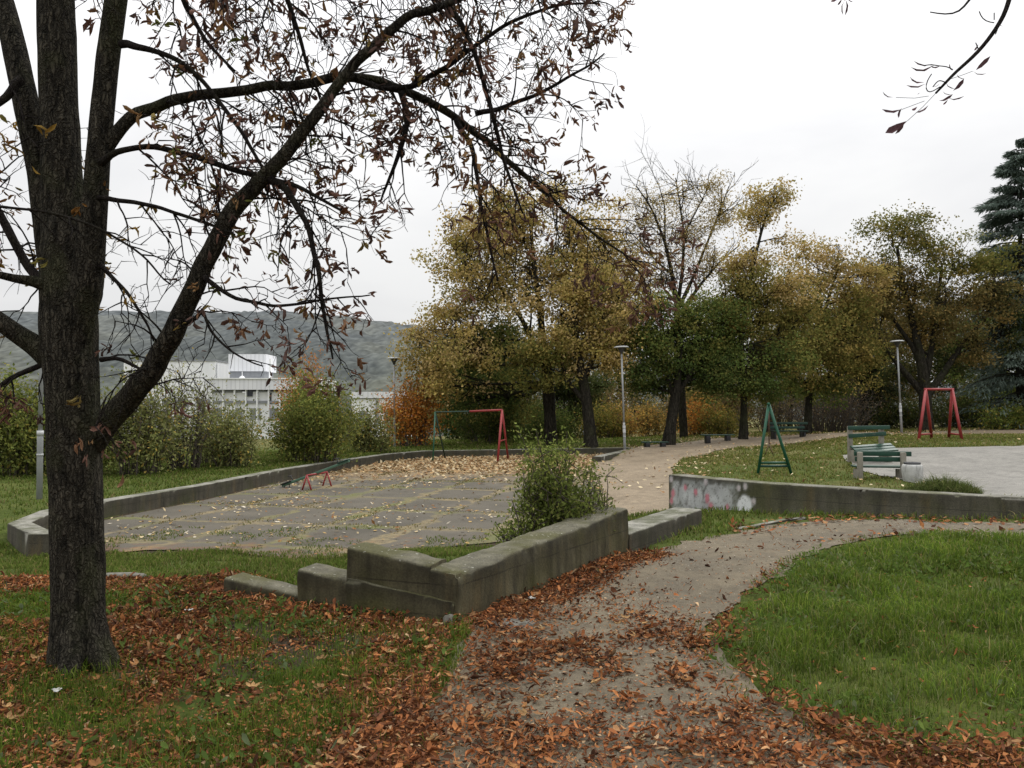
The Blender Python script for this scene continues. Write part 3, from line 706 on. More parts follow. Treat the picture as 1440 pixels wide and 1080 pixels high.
# fallen leaves
RED = [(.26,.098,.038,4),(.33,.138,.052,3),(.145,.060,.030,4),(.33,.18,.085,1.4),(.080,.040,.024,3),(.38,.26,.15,.5)]
fl = Big()
x, y = scatter(380000, -8, 5, 2.5, 10.8, .9); k = infrustum(x, y) & ~inwall(x, y); x, y = x[k], y[k]
lm = leafmask(x, y)
clump = .35 + 1.1*ss(.35, .6, fbm(x*3.7+1, y*3.7, 0, 2))
k = R.random(len(x)) < np.clip(lm*clump, 0, 1)*.88; x, y, lm = x[k], y[k], lm[k]; n = len(x)
P = np.stack([x, y, H(x, y) + .010 + .055*R.random(n)*ss(.3, .9, lm) + np.where(inside(x, y, RLAWN), .03, 0)], 1)
X = rdir(n); X[:, 2] *= .30; N = rdir(n)*.50 + np.array([0, 0, .8])
Lr = (.024+.060*R.random(n)**1.9)*np.interp(y, [3, 5, 9], [.85, 1, 1.15]); Wr = np.where(R.random(n) < .22, Lr*(.40+.3*R.random(n)), .009+.020*R.random(n)**1.3)
fl.add(leaves(P, X, N, Lr, Wr, (R.random(n)-.25)*1.3, R.random(n)*1.3, pick(n, RED, .35)*(.55+.9*fbm(x*1.1, y*1.1, 3, 2))[:, None]))
# broken fragments between the leaves
x, y = scatter(260000, -7.5, 4.5, 3.0, 10.8, .9); k = infrustum(x, y) & ~inwall(x, y); x, y = x[k], y[k]
k = R.random(len(x)) < np.clip(leafmask(x, y)*(.5+.8*fbm(x*3.7+1, y*3.7, 0, 2)), 0, 1)*.7; x, y = x[k], y[k]; n = len(x)
P = np.stack([x, y, H(x, y)+.016+.02*R.random(n)], 1); X = rdir(n); X[:, 2] *= .2; N = rdir(n)*.35+np.array([0, 0, .9])
fl.add(quads(P, X, N, .012+.022*R.random(n), .006+.012*R.random(n), pick(n, RED, .4)))
# bigger pale maple leaves near the camera
x, y = scatter(260, -4.5, 3, 3.1, 6.2, 1.3); k = leafmask(x, y) > .25; x, y = x[k], y[k]; n = len(x)
P = np.stack([x, y, H(x, y)+.05], 1); N = rdir(n)*.3+np.array([0, 0, 1]); 
a0 = R.random(n)*6.283; cm_ = pick(n, [(.36,.22,.10,2),(.30,.15,.06,3),(.42,.32,.18,1)], .25)
for q in range(3):
    a = a0 + (q-1)*.75 + R.random(n)*.3; X = np.stack([np.cos(a), np.sin(a), R.random(n)*.5-.15], 1)
    fl.add(leaves(P, X, N+rdir(n)*.3, .035+.03*R.random(n), .03, .7, .5, cm_))
tag(fl.build('fallen_leaves', M_dead), 'red brown fallen chestnut leaves covering path and lawn', 'leaves', kind='stuff')
gv_ = Big(); x, y = scatter(60000, -.6, 9, 3.0, 11, .8); k = inside(x, y, PATH) & infrustum(x, y) & (R.random(len(x)) < .25 + .75*ss(.4, .65, fbm(x*1.6, y*1.6, 4, 3))); x, y = x[k], y[k]; n = len(x)
r_ = np.maximum(.0022 + .0065*R.random(n)**3, y*.00035); a = R.random(n)*6.283; P = np.stack([x, y, H(x, y)+.012], 1)
E = [np.stack([np.cos(a+q*2.094)*r_*(.8+.5*R.random(n)), np.sin(a+q*2.094)*r_*(.8+.5*R.random(n)), np.zeros(n)], 1) for q in range(3)]
V = np.stack([P+E[0], P+E[1], P+E[2], P+np.stack([0*r_, 0*r_, r_*.8], 1)], 1).reshape(-1, 3)
T = (np.arange(n)[:, None, None]*4 + np.array([(0,1,3),(1,2,3),(2,0,3)])[None]).reshape(-1, 3)
gv_.add((V, T, np.repeat(pick(n, [(.16,.14,.11,3),(.26,.235,.19,2),(.36,.33,.28,.8),(.07,.06,.05,2)], .25), 4, axis=0)))
x, y = scatter(420, -.5, 3, 3.2, 9, .9); k = inside(x, y, PATH); x, y = x[k], y[k]; n = len(x); P = np.stack([x, y, H(x, y)+.02], 1); X = rdir(n); X[:, 2] *= .08
gv_.add(quads(P, X, np.array([[0, 0, 1.]])+rdir(n)*.2, .06+.16*R.random(n), .004+.004*R.random(n), pick(n, [(.10,.07,.045,2),(.22,.17,.11,1)])))
tag(gv_.build('gravel', M_dead), 'loose grit and small broken twigs on the path', 'gravel', kind='stuff')
yl = Big()
TAN = [(.42,.31,.17,3),(.34,.22,.11,3),(.55,.46,.30,2.5),(.24,.14,.07,2)]
x, y = scatter(30000, -6.5, 5.5, 21, 34.5, .75); k = inside(x, y, PGS) & (R.random(len(x)) < (ss(23.5, 27.5, y + (fbm(x*.5, y*.5)-.5)*5)*.62 + .12*ss(17, 24, y))); x, y = x[k], y[k]; n = len(x)
N = rdir(n)*.5+np.array([0, 0, .9]); X = rdir(n); X[:, 2] *= .3
yl.add(quads(np.stack([x, y, H(x, y)+.03+.05*R.random(n)], 1), X, N, .09+.09*R.random(n), .06+.05*R.random(n), pick(n, TAN)))
x, y = scatter(7000, -7.3, 3, 10.6, 27, .8); k = inside(x, y, PGS) & (R.random(len(x)) < .12 + .8*ss(.48, .66, fbm(x*.8, y*.8+3, 0, 3))); x, y = x[k], y[k]; n = len(x)
N = rdir(n)*.4+np.array([0, 0, .9]); X = rdir(n); X[:, 2] *= .2
yl.add(quads(np.stack([x, y, H(x, y)+.03], 1), X, N, .04+.08*R.random(n)**2, .03+.05*R.random(n)**2, pick(n, [(.50,.40,.24,2.5),(.56,.50,.40,.8),(.4,.27,.11,3.5),(.24,.12,.05,2)])))
x, y = scatter(26000, 1.6, 30, 13, 46, .8); d = pdist(x, y, BACKP)
k = infrustum(x, y) & ~inside(x, y, PLAZA) & (R.random(len(x)) < .05 + .75*ss(1.6, .1, d)*ss(15, 20, y) + .12*ss(22, 16, y)*(x > 5)) & ~(inside(x, y, BACKP) & (R.random(len(x)) < .72)) & ~inside(x, y, PGS); x, y = x[k], y[k]; n = len(x)
N = rdir(n)*.5+np.array([0, 0, .9]); X = rdir(n); X[:, 2] *= .3
yl.add(quads(np.stack([x, y, H(x, y)+.05], 1), X, N, .07+.08*R.random(n), .05+.05*R.random(n), pick(n, TAN)))
# strip of dull red leaves along the near right bank and the yard mouth
x, y = scatter(5000, 2.8, 10, 8.8, 12.5, 1); e = pdist(x, y, PATH); k = (e < .35) & (y > 9.2) & (R.random(len(x)) < .5) & ~inwall(x, y); x, y = x[k], y[k]; n = len(x)
N = rdir(n)*.5+np.array([0, 0, .9]); X = rdir(n); X[:, 2] *= .3
yl.add(quads(np.stack([x, y, H(x, y)+.035], 1), X, N, .06+.06*R.random(n), .03+.03*R.random(n), pick(n, RED)))
tag(yl.build('autumn_leaves', M_dead), 'pale tan dry leaves scattered over the playground yard and far lawn', 'leaves', kind='stuff')

# ------------------------------------------------------------------ the chestnut
def limb(pts, rough=.0, step=.06):
    """pts: (px x, px y, width px, depth) -> resampled centre line and radii"""
    Q = np.array([list(px(a, b, Y)) + [w*Y/F/2*math.cos(math.atan((a-720)/F))] for a, b, w, Y in pts])
    return resample(Q, step)
TW = MB(); LV = Big()
leafP, leafX, leafN, leafL, leafC = [], [], [], [], []
CH = [(.15,.082,.062,4),(.19,.105,.060,3),(.23,.135,.062,1.6),(.10,.062,.052,3),(.20,.15,.05,.5),(.11,.12,.03,.2)]
def leaf_cluster(p, d, big=1.0, tone=None):
    if float(fbm(p[0]*1.7, p[1]*1.7, p[2]*1.7, 2)) + random.random()*.22 < .56: return
    n = random.choice((1, 2, 3, 4, 5, 6, 7))
    base = np.array(p); col = pick(1, CH if tone is None else tone, .2)[0]
    for k in range(n):
        v = unit(np.array(d)*.8 + R.normal(size=3)*.62 + np.array([0, 0, -.18]))
        leafP.append(base + R.normal(size=3)*.012); leafX.append(v); leafN.append(R.normal(size=3)); leafL.append((.034+.066*random.random()**1.3)*big); leafC.append(col*(.8+.4*random.random()))
def twig(p, d, L, r, lev, leafy, droop=1.0, tone=None):
    n = max(4, int(L/.06)); st = L/n; P = [np.array(p)]; d = unit(np.array(d, float)); ph = random.random()*6
    turn = .35 + .4*random.random()
    for k in range(n):
        t = k/n
        g = -.30*droop if t < turn+.15 else .34
        d = unit(d + np.array([0, 0, g*st*7]) + R.normal(size=3)*.13)
        P.append(P[-1] + d*st)
        if lev < 2 and k > 0 and random.random() < (.74 if lev == 0 else .50):
            q = unit(np.cross(d, R.normal(size=3)))
            twig(P[-1], d*.55 + q*.8, L*(.30+.35*random.random()), r*.62, lev+1, leafy, droop, tone)
        if lev >= 1 and random.random() < .075*leafy: leaf_cluster(P[-1] + R.normal(size=3)*.03 + np.array([0, 0, -.02]), d, .8, tone)
    rr = np.linspace(r, r*.32, len(P))
    TW.tube(P, rr, 5 if r > .006 else 4, cap=False)
    if random.random() < .62*leafy:
        e = P[-1] + unit(d + R.normal(size=3)*.6)*.04; TW.tube([P[-1], e], [.0022, .0016], 3, cap=False); leaf_cluster(e, d, 1.0, tone)
Y0 = 5.1
tr = empty('chestnut_tree', (px(110, 925, Y0)[0], Y0, 0), 'big dark chestnut tree with forked trunk and shrivelled brown leaves in the left foreground', 'tree')
TB = MB()
def thick(pts, n=26, rough=.07, seed=0):
    Q = limb(pts, step=.035); TB.tube(Q[:, :3], Q[:, 3], n, rough=rough, seed=seed)
thick([(109,965,92,5.1),(109,935,88,5.1),(110,912,84,5.1),(110,880,81,5.1),(110,820,78,5.1),(108,720,77,5.1),(105,640,78,5.1),(102,560,79,5.1),(99,500,82,5.1),(96,440,84,5.1),(95,395,84,5.1),(95,350,78,5.1),(94,310,62,5.1)], 44, .075, 1)
for k, (a, l, w_) in enumerate(((-.2,.34,.12),(1.2,.26,.10),(5.0,.36,.13),(-.55,.40,.11))):   # root flare
    b = np.array([px(110, 925, Y0)[0], Y0, 0]); dd = np.array([math.cos(a), math.sin(a), 0])
    Q = resample(np.array([list(b+dd*.10+np.array([0,0,.34]))+[w_*.5], list(b+dd*.145+np.array([0,0,.12]))+[w_*.62], list(b+dd*l*.72+np.array([0,0,-.01]))+[w_*.45], list(b+dd*(l*.9)+np.array([0,0,-.08]))+[w_*.2]]), .03)
    TB.tube(Q[:, :3], Q[:, 3]*1.0, 14, rough=.16, seed=20+k)
stem_mid = [(97,500,56,5.12),(93,380,74,5.12),(87,260,62,5.13),(83,150,57,5.15),(80,60,58,5.15),(79,0,56,5.15),(77,-100,48,5.15),(72,-250,36,5.2),(66,-420,22,5.2),(60,-560,8,5.2)]
stem_r = [(106,500,40,5.06),(122,400,50,5.03),(131,310,40,5.0),(139,210,35,5.0),(151,89,35,5.0),(163,0,33,4.98),(182,-110,28,4.95),(215,-300,18,4.9),(235,-420,7,4.9)]
stem_l = [(92,490,40,5.12),(73,340,50,5.15),(58,240,42,5.2),(39,155,39,5.2),(21,70,37,5.25),(5,5,35,5.3),(-22,-80,30,5.3),(-80,-250,20,5.3),(-120,-360,7,5.3)]
for k, s in enumerate((stem_mid, stem_r, stem_l)): thick(s, 24, .06, 5+k)
thick([(92,528,36,5.1),(72,505,40,5.08),(52,487,34,5.06),(25,470,30,5.02),(0,452,28,4.98),(-60,410,24,4.9),(-160,330,16,4.8),(-240,260,6,4.8)], 16, .06, 9)
thick([(90,425,26,5.08),(68,403,24,5.0),(50,395,19,4.95),(25,393,14,4.9),(-10,384,12,4.8),(-90,380,6,4.7)], 12, .05, 10)
# knob on the right of the trunk and the scar
o_ = TB; 
TB.tube(resample(np.array([list(px(133,428,5.06))+[.0], list(px(136,420,5.06))+[.035], list(px(138,412,5.06))+[.036], list(px(137,402,5.06))+[.0]]), .01)[:, :3], [.03]*len(resample(np.array([list(px(133,428,5.06))+[.0], list(px(136,420,5.06))+[.035], list(px(138,412,5.06))+[.036], list(px(137,402,5.06))+[.0]]), .01)), 10, rough=.2)
TB.build('trunk', M_bark, tr)
LIMBS = [  # (points, twig density, leafiness, twig length, sides)
 ([(106,650,34,5.14),(127,620,44,5.12),(155,588,39,5.06),(203,535,35,4.95),(243,468,32,4.85),(262,430,30,4.82),(282,388,28,4.8),(320,300,26,4.75),(362,258,22,4.72),(400,220,20,4.7),(440,168,17.5,4.7),(475,115,15,4.72),(520,65,15,4.75),(578,22,12,4.8),(640,0,10,4.85),(690,-25,7,4.9),(740,-50,4,4.9)], 3.6, .9, .62, 18),
 ([(130,235,30,5.02),(152,205,22,5.02),(182,170,19,5.04),(230,143,17,5.08),(300,132,15,5.12),(400,120,14,5.2),(480,109,14,5.3),(530,114,13,5.35),(580,130,12,5.4),(640,164,10.5,5.5),(690,204,9,5.6),(735,242,7.5,5.65),(770,275,6,5.7),(805,305,4.5,5.75),(850,340,3.4,5.8),(900,372,2.2,5.85)], 6.6, 1.25, .56, 14),
 ([(140,230,14,4.96),(160,214,10,4.94),(205,204,9,4.9),(262,215,9,4.86),(310,235,8.5,4.82),(360,246,8,4.8),(420,262,6,4.7),(480,296,4,4.6)], 4.5, .7, .5, 8),
 ([(138,278,9,4.95),(180,283,7,4.9),(220,293,6,4.85),(282,310,5,4.8),(330,330,4,4.7)], 3.5, .45, .42, 7),
 ([(375,248,14,4.72),(400,262,11,4.7),(420,290,9,4.66),(436,330,8,4.62),(446,380,7,4.6),(452,430,6,4.6),(460,480,4,4.6),(468,505,2.5,4.6)], 5.0, .65, .42, 8),
 ([(170,62,14,4.95),(200,66,10,4.9),(232,76,8,4.86),(270,96,7,4.8),(308,140,6.5,4.76),(338,185,6,4.7),(362,225,5,4.7),(395,280,3,4.7)], 4.0, .7, .45, 7),
 ([(560,122,10,5.38),(572,150,9,5.34),(570,185,8,5.3),(560,225,6,5.28),(545,262,4,5.28),(535,285,2.5,5.3)], 5.5, .7, .40, 8),
 ([(628,4,10,4.85),(648,30,8,4.85),(668,70,7,4.88),(684,120,6.5,4.9),(694,170,6,4.95),(708,220,5,5.0),(722,262,4,5.0),(735,300,2.5,5.0)], 4.5, .85, .45, 8),
 ([(500,112,9,5.32),(548,128,8,5.28),(590,116,7.5,5.2),(630,92,7,5.1),(680,55,6,5.0),(730,25,5,4.95),(790,5,4,4.9),(840,5,2.5,4.9)], 5.5, 1.0, .46, 8),
 ([(668,160,8,5.52),(712,150,6.5,5.5),(752,135,5.5,5.48),(792,112,4.5,5.45),(830,92,3,5.4),(850,75,2,5.4)], 5.0, 1.0, .36, 7),
 ([(285,385,10,4.78),(300,396,7,4.74),(330,420,6,4.7),(372,430,5,4.65),(420,428,4,4.6),(470,420,3,4.55),(520,415,2,4.5)], 4.6, .9, .34, 7),
 ([(262,452,10,4.8),(276,455,7,4.78),(284,430,5,4.75),(296,470,4,4.72),(330,500,3,4.7),(370,515,2,4.7)], 4.6, .8, .25, 7),
 ([(640,164,9,5.5),(664,205,7,5.45),(672,250,6,5.4),(680,300,5,5.36),(690,350,4,5.34),(700,395,3,5.3)], 5.0, .6, .46, 7),
 ([(140,372,9,5.0),(160,392,6,4.95),(186,420,5,4.9),(204,450,4,4.9),(216,480,2.5,4.9)], 4.5, .25, .34, 6),
 ([(142,506,9,5.02),(160,500,7,5.0),(186,512,5.5,4.95),(200,520,3,4.9)], 4.0, .2, .35, 6),
 ([(85,425,16,5.12),(60,395,16,5.15),(40,378,15,5.18),(22,345,14,5.2),(4,310,14,5.25),(-30,255,11,5.3),(-90,190,6,5.3)], 9.0, .9, .5, 10),
 ([(30,112,16,5.1),(0,140,12,5.0),(-40,180,9,4.9),(-90,200,5,4.8)], 9.0, 1.0, .6, 8),
 ([(-10,290,5,4.55),(40,293,4.5,4.55),(90,302,4.5,4.55),(140,320,4,4.52),(190,350,3.5,4.5),(240,400,2.5,4.45)], 4.6, .30, .30, 7),
 ([(85,500,10,5.08),(55,514,9.5,5.06),(35,522,9,5.05),(10,535,8,5.0),(-30,560,6,4.9)], 4.5, .6, .34, 7),
 # limbs above the frame whose twigs hang into it
 ([(165,-15,24,4.97),(240,-50,16,4.9),(340,-60,13,4.8),(450,-45,11,4.7),(560,-30,9,4.6),(650,-20,7,4.55),(715,-15,5,4.5),(765,0,3,4.5)], 5.6, .9, .7, 10),
 ([(78,-60,26,5.16),(170,-110,18,5.35),(300,-120,15,5.6),(440,-95,12,5.8),(580,-70,10,6.0),(700,-60,7,6.1),(800,-40,4,6.2)], 5.2, .9, .85, 10),
 ([(360,-58,11,4.8),(395,-20,8,4.9),(420,40,6.5,5.0),(432,90,5,5.05),(450,140,3,5.1)], 5.0, .8, .42, 7),
 ([(240,-50,10,4.9),(262,10,8,4.95),(290,60,6,5.0),(330,100,4,5.0)], 5.0, .8, .42, 7),
 ([(60,-250,22,5.2),(-80,-200,16,5.0),(-220,-120,10,4.9),(-330,-40,5,4.8)], 2.5, .8, .6, 8),
 ([(75,-200,26,5.2),(60,-160,18,4.6),(120,-120,13,4.0),(220,-90,9,3.6),(300,-60,5,3.3)], 1.5, .6, .45, 8),
 ([(74,-200,26,5.2),(180,-240,18,5.8),(330,-260,13,6.6),(500,-200,9,7.2),(620,-130,5,7.6)], 2.5, .8, .8, 8),
 ([(200,-220,18,4.92),(300,-300,13,4.6),(430,-300,9,4.3),(560,-250,5,4.2)], 2.0, .8, .6, 8),
]
for k, (pts, dens, leafy, tl, sides) in enumerate(LIMBS):
    Q = limb(pts, step=.05)
    # gentle irregularity
    Q[1:-1, :3] += (np.stack([vn(np.arange(len(Q))*.35, k*7.7+q) for q in range(3)], 1)[1:-1]-.5)*np.minimum(Q[1:-1, 3:4]*1.1+.006, .03)
    b = MB(); b.tube(Q[:, :3], Q[:, 3], max(sides, 6), rough=.08, seed=30+k); b.build('branch', M_bark if k in (0, 1) else M_twig, tr)
    L = np.linalg.norm(np.diff(Q[:, :3], axis=0), axis=1).sum(); n = int(L*dens*1.7)
    for q in range(n):
        s = .16 + .84*(q+random.random())/n; s = min(s, .999); i0 = min(int(s*(len(Q)-1)), len(Q)-2); t = unit(Q[i0+1, :3]-Q[i0, :3])
        v = unit(np.cross(t, R.normal(size=3)))
        tone = [(.24,.15,.035,3),(.20,.10,.03,3),(.14,.12,.03,1)] if k in (15, 16, 17) else None
        twig(Q[i0, :3] + v*Q[i0, 3]*.7, t*(.45+.4*s) + v*.75, tl*(.45+.85*random.random())*(1.1-.35*s), min(.0070, .0036+Q[i0, 3]*.20), 0, leafy, 1.0, tone)
    leaf_cluster(Q[-1, :3], t)
TW.build('twigs', M_twig, tr)
n = len(leafP)
tri_obj('leaves', *leaves(np.array(leafP), np.array(leafX), np.array(leafN), np.array(leafL), np.array(leafL)*(.26+.24*R.random(n)), (R.random(n)-.3)*2.0, .5+.9*R.random(n), np.array(leafC))[:2], M_dead, tr, np.repeat(np.array(leafC), 8, axis=0))
print('chestnut leaves', n)
# a second chestnut just outside on the right whose branch tip hangs into the corner
TW = MB(); leafP, leafX, leafN, leafL, leafC = [], [], [], [], []
t2 = empty('chestnut_tree', (4.6, 4.2, gz(4.6, 4.2)), 'bare chestnut branch tip hanging into the top right corner with few withered leaves', 'tree')
TB = MB(); z0 = gz(4.6, 4.2)
Q = resample(np.array([(4.6,4.2,z0-.1,.26),(4.6,4.2,z0+.25,.2),(4.62,4.2,2.0,.17),(4.65,4.25,4.2,.15),(4.6,4.3,6.5,.10),(4.6,4.3,9,.03)]), .1); TB.tube(Q[:, :3], Q[:, 3], 20, rough=.07, seed=77); TB.build('trunk', M_bark, t2)
e1 = px(1420,0,4.2)
for pts, ld in (([(4.64,4.24,3.6,.06),(3.9,4.2,4.15,.035),(3.1,4.2,4.3,.02)]+[tuple(px(a,b,4.2))+(w*4.2/F/2,) for a,b,w in ((1428,-40,7),(1420,-2,6.5),(1412,22,6),(1398,45,5.5),(1380,68,5.5),(1362,86,5),(1345,100,4.5),(1330,116,4),(1316,131,3))], 1),
                ([tuple(px(1440,-70,4.2))+(.012,)]+[tuple(px(a,b,4.2))+(w*4.2/F/2,) for a,b,w in ((1400,-40,4),(1362,0,3.6),(1354,14,3.2),(1348,19,2.6),(1330,21,2),(1308,17,1.5))], 0),
                ([tuple(px(1440,-70,4.2))+(.014,)]+[tuple(px(a,b,4.0))+(w*4.2/F/2,) for a,b,w in ((1330,-70,4),(1240,-45,3.2),(1196,-16,2.4),(1188,0,2))], 0),
                ([(4.65,4.25,4.4,.08),(5.4,4.6,5.4,.05),(6.2,5,6.0,.02)], 0), ([(4.62,4.25,5.2,.06),(4.0,4.8,6.2,.04),(3.4,5.3,6.8,.015)], 0)):
    Q = resample(np.array(pts), .04); b = MB(); b.tube(Q[:, :3], Q[:, 3], 9, rough=.12, seed=int(pts[1][0]*9))
    if ld: b0_ = b
    else: b.build('branch', M_twig, t2)
def tw(a): 
    P = [px(x_, y_, Y_) for x_, y_, Y_ in a]; TW.tube(resample(np.array(P), .02)[:, :3], .0028, 5)
for a in ([(1398,32,4.2),(1388,31,4.2),(1380,26,4.2),(1377,16,4.2)],[(1404,38,4.2),(1400,48,4.18)],[(1398,28,4.2),(1398,18,4.2)],[(1376,70,4.2),(1372,60,4.2)],[(1340,98,4.2),(1330,92,4.2),(1322,94,4.2),(1312,90,4.2),(1300,92,4.2)],[(1322,122,4.2),(1306,132,4.2),(1301,128,4.2),(1303,114,4.2),(1310,104,4.2)],[(1330,116,4.2),(1320,112,4.15),(1312,122,4.12)]): tw(a)
for a in ([(1316,131,4.2),(1298,150,4.2),(1276,170,4.2)],[(1306,135,4.2),(1286,138,4.2),(1260,137,4.2)],[(1300,142,4.2),(1268,154,4.2)],[(1334,112,4.2),(1352,106,4.2),(1368,100,4.2)]):
    TW.tube([px(*q) for q in a], .0013, 4)
def lf1(x_, y_, x2, y2, wd=.35, c=(.10,.055,.06)):
    p, q = px(x_, y_, 4.2), px(x2, y2, 4.2+R.normal()*.02); L = np.linalg.norm(q-p)
    leafP.append(p); leafX.append(q-p); leafN.append(np.array([.2, -.6, .8])+R.normal(size=3)*.3); leafL.append(L); leafC.append(np.array(c)*(.7+.6*random.random()))
for a in ((1276,170,1244,188),(1272,172,1260,189),(1256,137,1240,130),(1268,154,1239,156),(1268,152,1262,166),(1306,148,1288,160),(1302,118,1274,122),(1300,116,1278,110),(1314,92,1280,98),(1312,90,1284,88),(1322,93,1308,94),(1340,100,1334,90),(1345,104,1356,112),(1325,128,1338,134),(1330,116,1342,126),(1340,128,1356,112),(1320,142,1340,134),(1333,138,1356,137),(1333,140,1326,148),(1372,99,1392,80),(1368,100,1387,105),(1290,150,1282,156),(1293,130,1290,133),(1312,122,1322,118),(1188,0,1184,22),(1184,-2,1178,8),(1192,-4,1200,4),(1180,-6,1168,4),(1190,0,1190,22),(1404,30,1410,38),(1398,38,1398,48),(1376,62,1370,72)): lf1(*a)
Vq, Tq = np.concatenate(TW.V), np.concatenate(TW.T); b0_.add(Vq, Tq); b0_.build('branch', M_twig, t2); n = len(leafP)
tri_obj('leaves', *leaves(np.array(leafP), np.array(leafX), np.array(leafN), np.array(leafL), np.array(leafL)*(.28+.14*R.random(n)), .5, .45, np.array(leafC))[:2], M_dead, t2, np.repeat(np.array(leafC), 8, axis=0))

# ------------------------------------------------------------------ park trees
def bg_tree(name, label, cat, Y, trunks, blobs, n_leaf, size, cols, group=None, fill=.5, clump_r=.5, bare=0, barkm=None, limbs=True, asp=.7):
    """trunks: list of px polylines (x, y, width); blobs: (x, y, rx, ry, dY) in px; crown = leaves on clumps tied to limbs"""
    s = Y/F; n_leaf = int(n_leaf*2.5); size = size*.80; cols = [(a*1.95, b*1.90, c*1.75, w) for a, b, c, w in cols]
    x0, y0, _ = trunks[0][0]; bx = px(x0, y0, Y); zg = gz(bx[0], Y)
    o = empty(name, (bx[0], Y, zg), label, cat, group)
    T = MB(); TP = []
    for k, tr_ in enumerate(trunks):
        pts = np.array([list(px(a, b, Y + .02*k)) + [w*s/2] for a, b, w in tr_])
        if k == 0: pts[0, 2] = min(pts[0, 2], zg) - .15; pts[0, 3] *= 1.15
        pts[:, 3] *= .64 if not bare else .5
        Q = resample(pts, .25); T.tube(Q[:, :3], Q[:, 3], 12, rough=.12, seed=k*5+x0); TP.append(Q)
    TP = np.concatenate(TP)
    B = MB(); LVs = Big()
    vol = np.array([b[2]*b[3] for b in blobs], float); vol /= vol.sum()
    for bi, bl in enumerate(blobs):
        cx, cy, rx_, ry_, dY = bl[:5]; cc = px(cx, cy, Y+dY); ra = np.array([rx_*s, max(rx_, ry_)*s*.8, ry_*s])*1.08
        bcols = [(a*1.95, b*1.90, c*1.75, w) for a, b, c, w in bl[5]] if len(bl) > 5 else cols
        zt_ = TP[:, 2].max(); lo = TP[(TP[:, 2] < cc[2] - ra[2]*.1) & (TP[:, 2] > zg + .28*(zt_-zg))]
        if not len(lo): lo = TP[(TP[:, 2] > zg + .28*(zt_-zg)) & (TP[:, 2] < zg + .45*(zt_-zg))]
        st = (lo if len(lo) else TP)[np.argmin(np.linalg.norm((lo if len(lo) else TP)[:, :3] - (cc - np.array([0, 0, ra[2]*.9])), axis=1))]
        mid = .5*(st[:3]+cc) + np.array([(cc-st[:3])[0]*.1, 0, -.12*ra[2]]) + R.normal(size=3)*.1
        L0 = resample(np.array([list(st[:3])+[min(st[3]*.5, .08)], list(mid)+[min(st[3]*.35, .05)], list(cc)+[.03], list(cc+np.array([0, 0, ra[2]*.6]))+[.012]]), .2)
        if limbs: T.tube(L0[:, :3], L0[:, 3], 8)
        nl = int(n_leaf*vol[bi]); nc = max(8, int(nl/75))
        nlb = 7; lc = np.concatenate([cc[None], cc + rdir(nlb)*ra*(.45+.55*R.random((nlb, 1)))*np.array([1.15, 1, .95])]); lr = np.concatenate([[.62], .26+.34*R.random(nlb)])
        kk = R.choice(nlb+1, nc, p=lr**2/(lr**2).sum()); u = rdir(nc)*(R.random((nc, 1))**fill); cen = lc[kk] + u*ra*lr[kk][:, None]
        stray = R.random(nc) < .10; cen = np.where(stray[:, None], cc + rdir(nc)*ra*(1.0+.28*R.random((nc, 1))), cen)
        for q in range(nc):
            if limbs or bare:
                a = L0[R.integers(len(L0)//3, len(L0))]; e = cen[q]; m = .5*(a[:3]+e) + R.normal(size=3)*.15
                B.tube(resample(np.array([list(a[:3])+[a[3]*.6+.006], list(m)+[.016], list(e)+[.007]]), .35)[:, :3], np.linspace(min(.035, a[3]*.5+.006), .006, len(resample(np.array([list(a[:3])+[0], list(m)+[.0], list(e)+[0]]), .35))), 4, cap=False)
        k = R.integers(0, nc, nl); tint = (.55+.9*R.random((nc, 1)))
        hgt = cen[k, 2]
        P = cen[k] + np.clip(R.normal(size=(nl, 3)), -1.7, 1.7)*(clump_r*(.5+.7*R.random((nc, 1)))[k])*np.array([1, 1, .62]); N = rdir(nl)*.8 + np.array([0, -.1, .7]); X = rdir(nl); X[:, 2] -= .2
        ck = pick(nc, bcols, .15); col = .55*ck[k]*tint[k] + .45*pick(nl, bcols)
        LVs.add(quads(P, X, N, size*(.6+.8*R.random(nl)), size*asp*(.6+.8*R.random(nl)), col))
        for b_ in range(0):
            a = L0[R.integers(len(L0)//2, len(L0))]; e = cc + unit(R.normal(size=3)*np.array([1, 1, .6])+np.array([0, 0, .8]))*ra*1.05
            B.tube(resample(np.array([list(a[:3])+[.0], list(.5*(a[:3]+e)+R.normal(size=3)*.1)+[0], list(e)+[0]]), .3)[:, :3], np.linspace(.03, .008, len(resample(np.array([list(a[:3])+[.0], list(.5*(a[:3]+e))+[0], list(e)+[0]]), .3))) if False else .014, 4, cap=False)
    if bare:
        def spray(p, d, L, r, lev):
            q = max(4, int(L/.3)); P = [np.array(p)]
            for k in range(q):
                d = unit(d + np.array([0, 0, .06]) + R.normal(size=3)*.10); P.append(P[-1] + d*L/q)
                if lev < 2 and k > 0 and R.random() < .75: spray(P[-1], unit(d*.8 + R.normal(size=3)*.5), L*(.3+.35*R.random()), r*.6, lev+1)
            B.tube(P, np.linspace(r, r*.4, len(P)), 4, cap=False)
        for k in range(bare):
            a = TP[R.integers(len(TP)//8, len(TP))]
            if a[2] > zg + 5.5: spray(a[:3], unit(R.normal(size=3)*np.array([1, .8, .3])+np.array([(a[0]-bx[0])*.25, 0, .9])), .8+1.4*R.random(), min(.022, a[3]*.6+.006), 0)
    if 0 < len(B.V) <= 12:
        for V_, T_q, C_q, off_ in zip(B.V, B.T, B.C, np.cumsum([0]+[len(v) for v in B.V])[:-1]): T.add(V_, T_q-off_, C_q)
    T.build('trunk', barkm or M_bark2, o)
    if len(B.V) > 12: B.build('branches', barkm or M_bark2, o)
    LVs.build('crown', M_leaf, o)
    return o
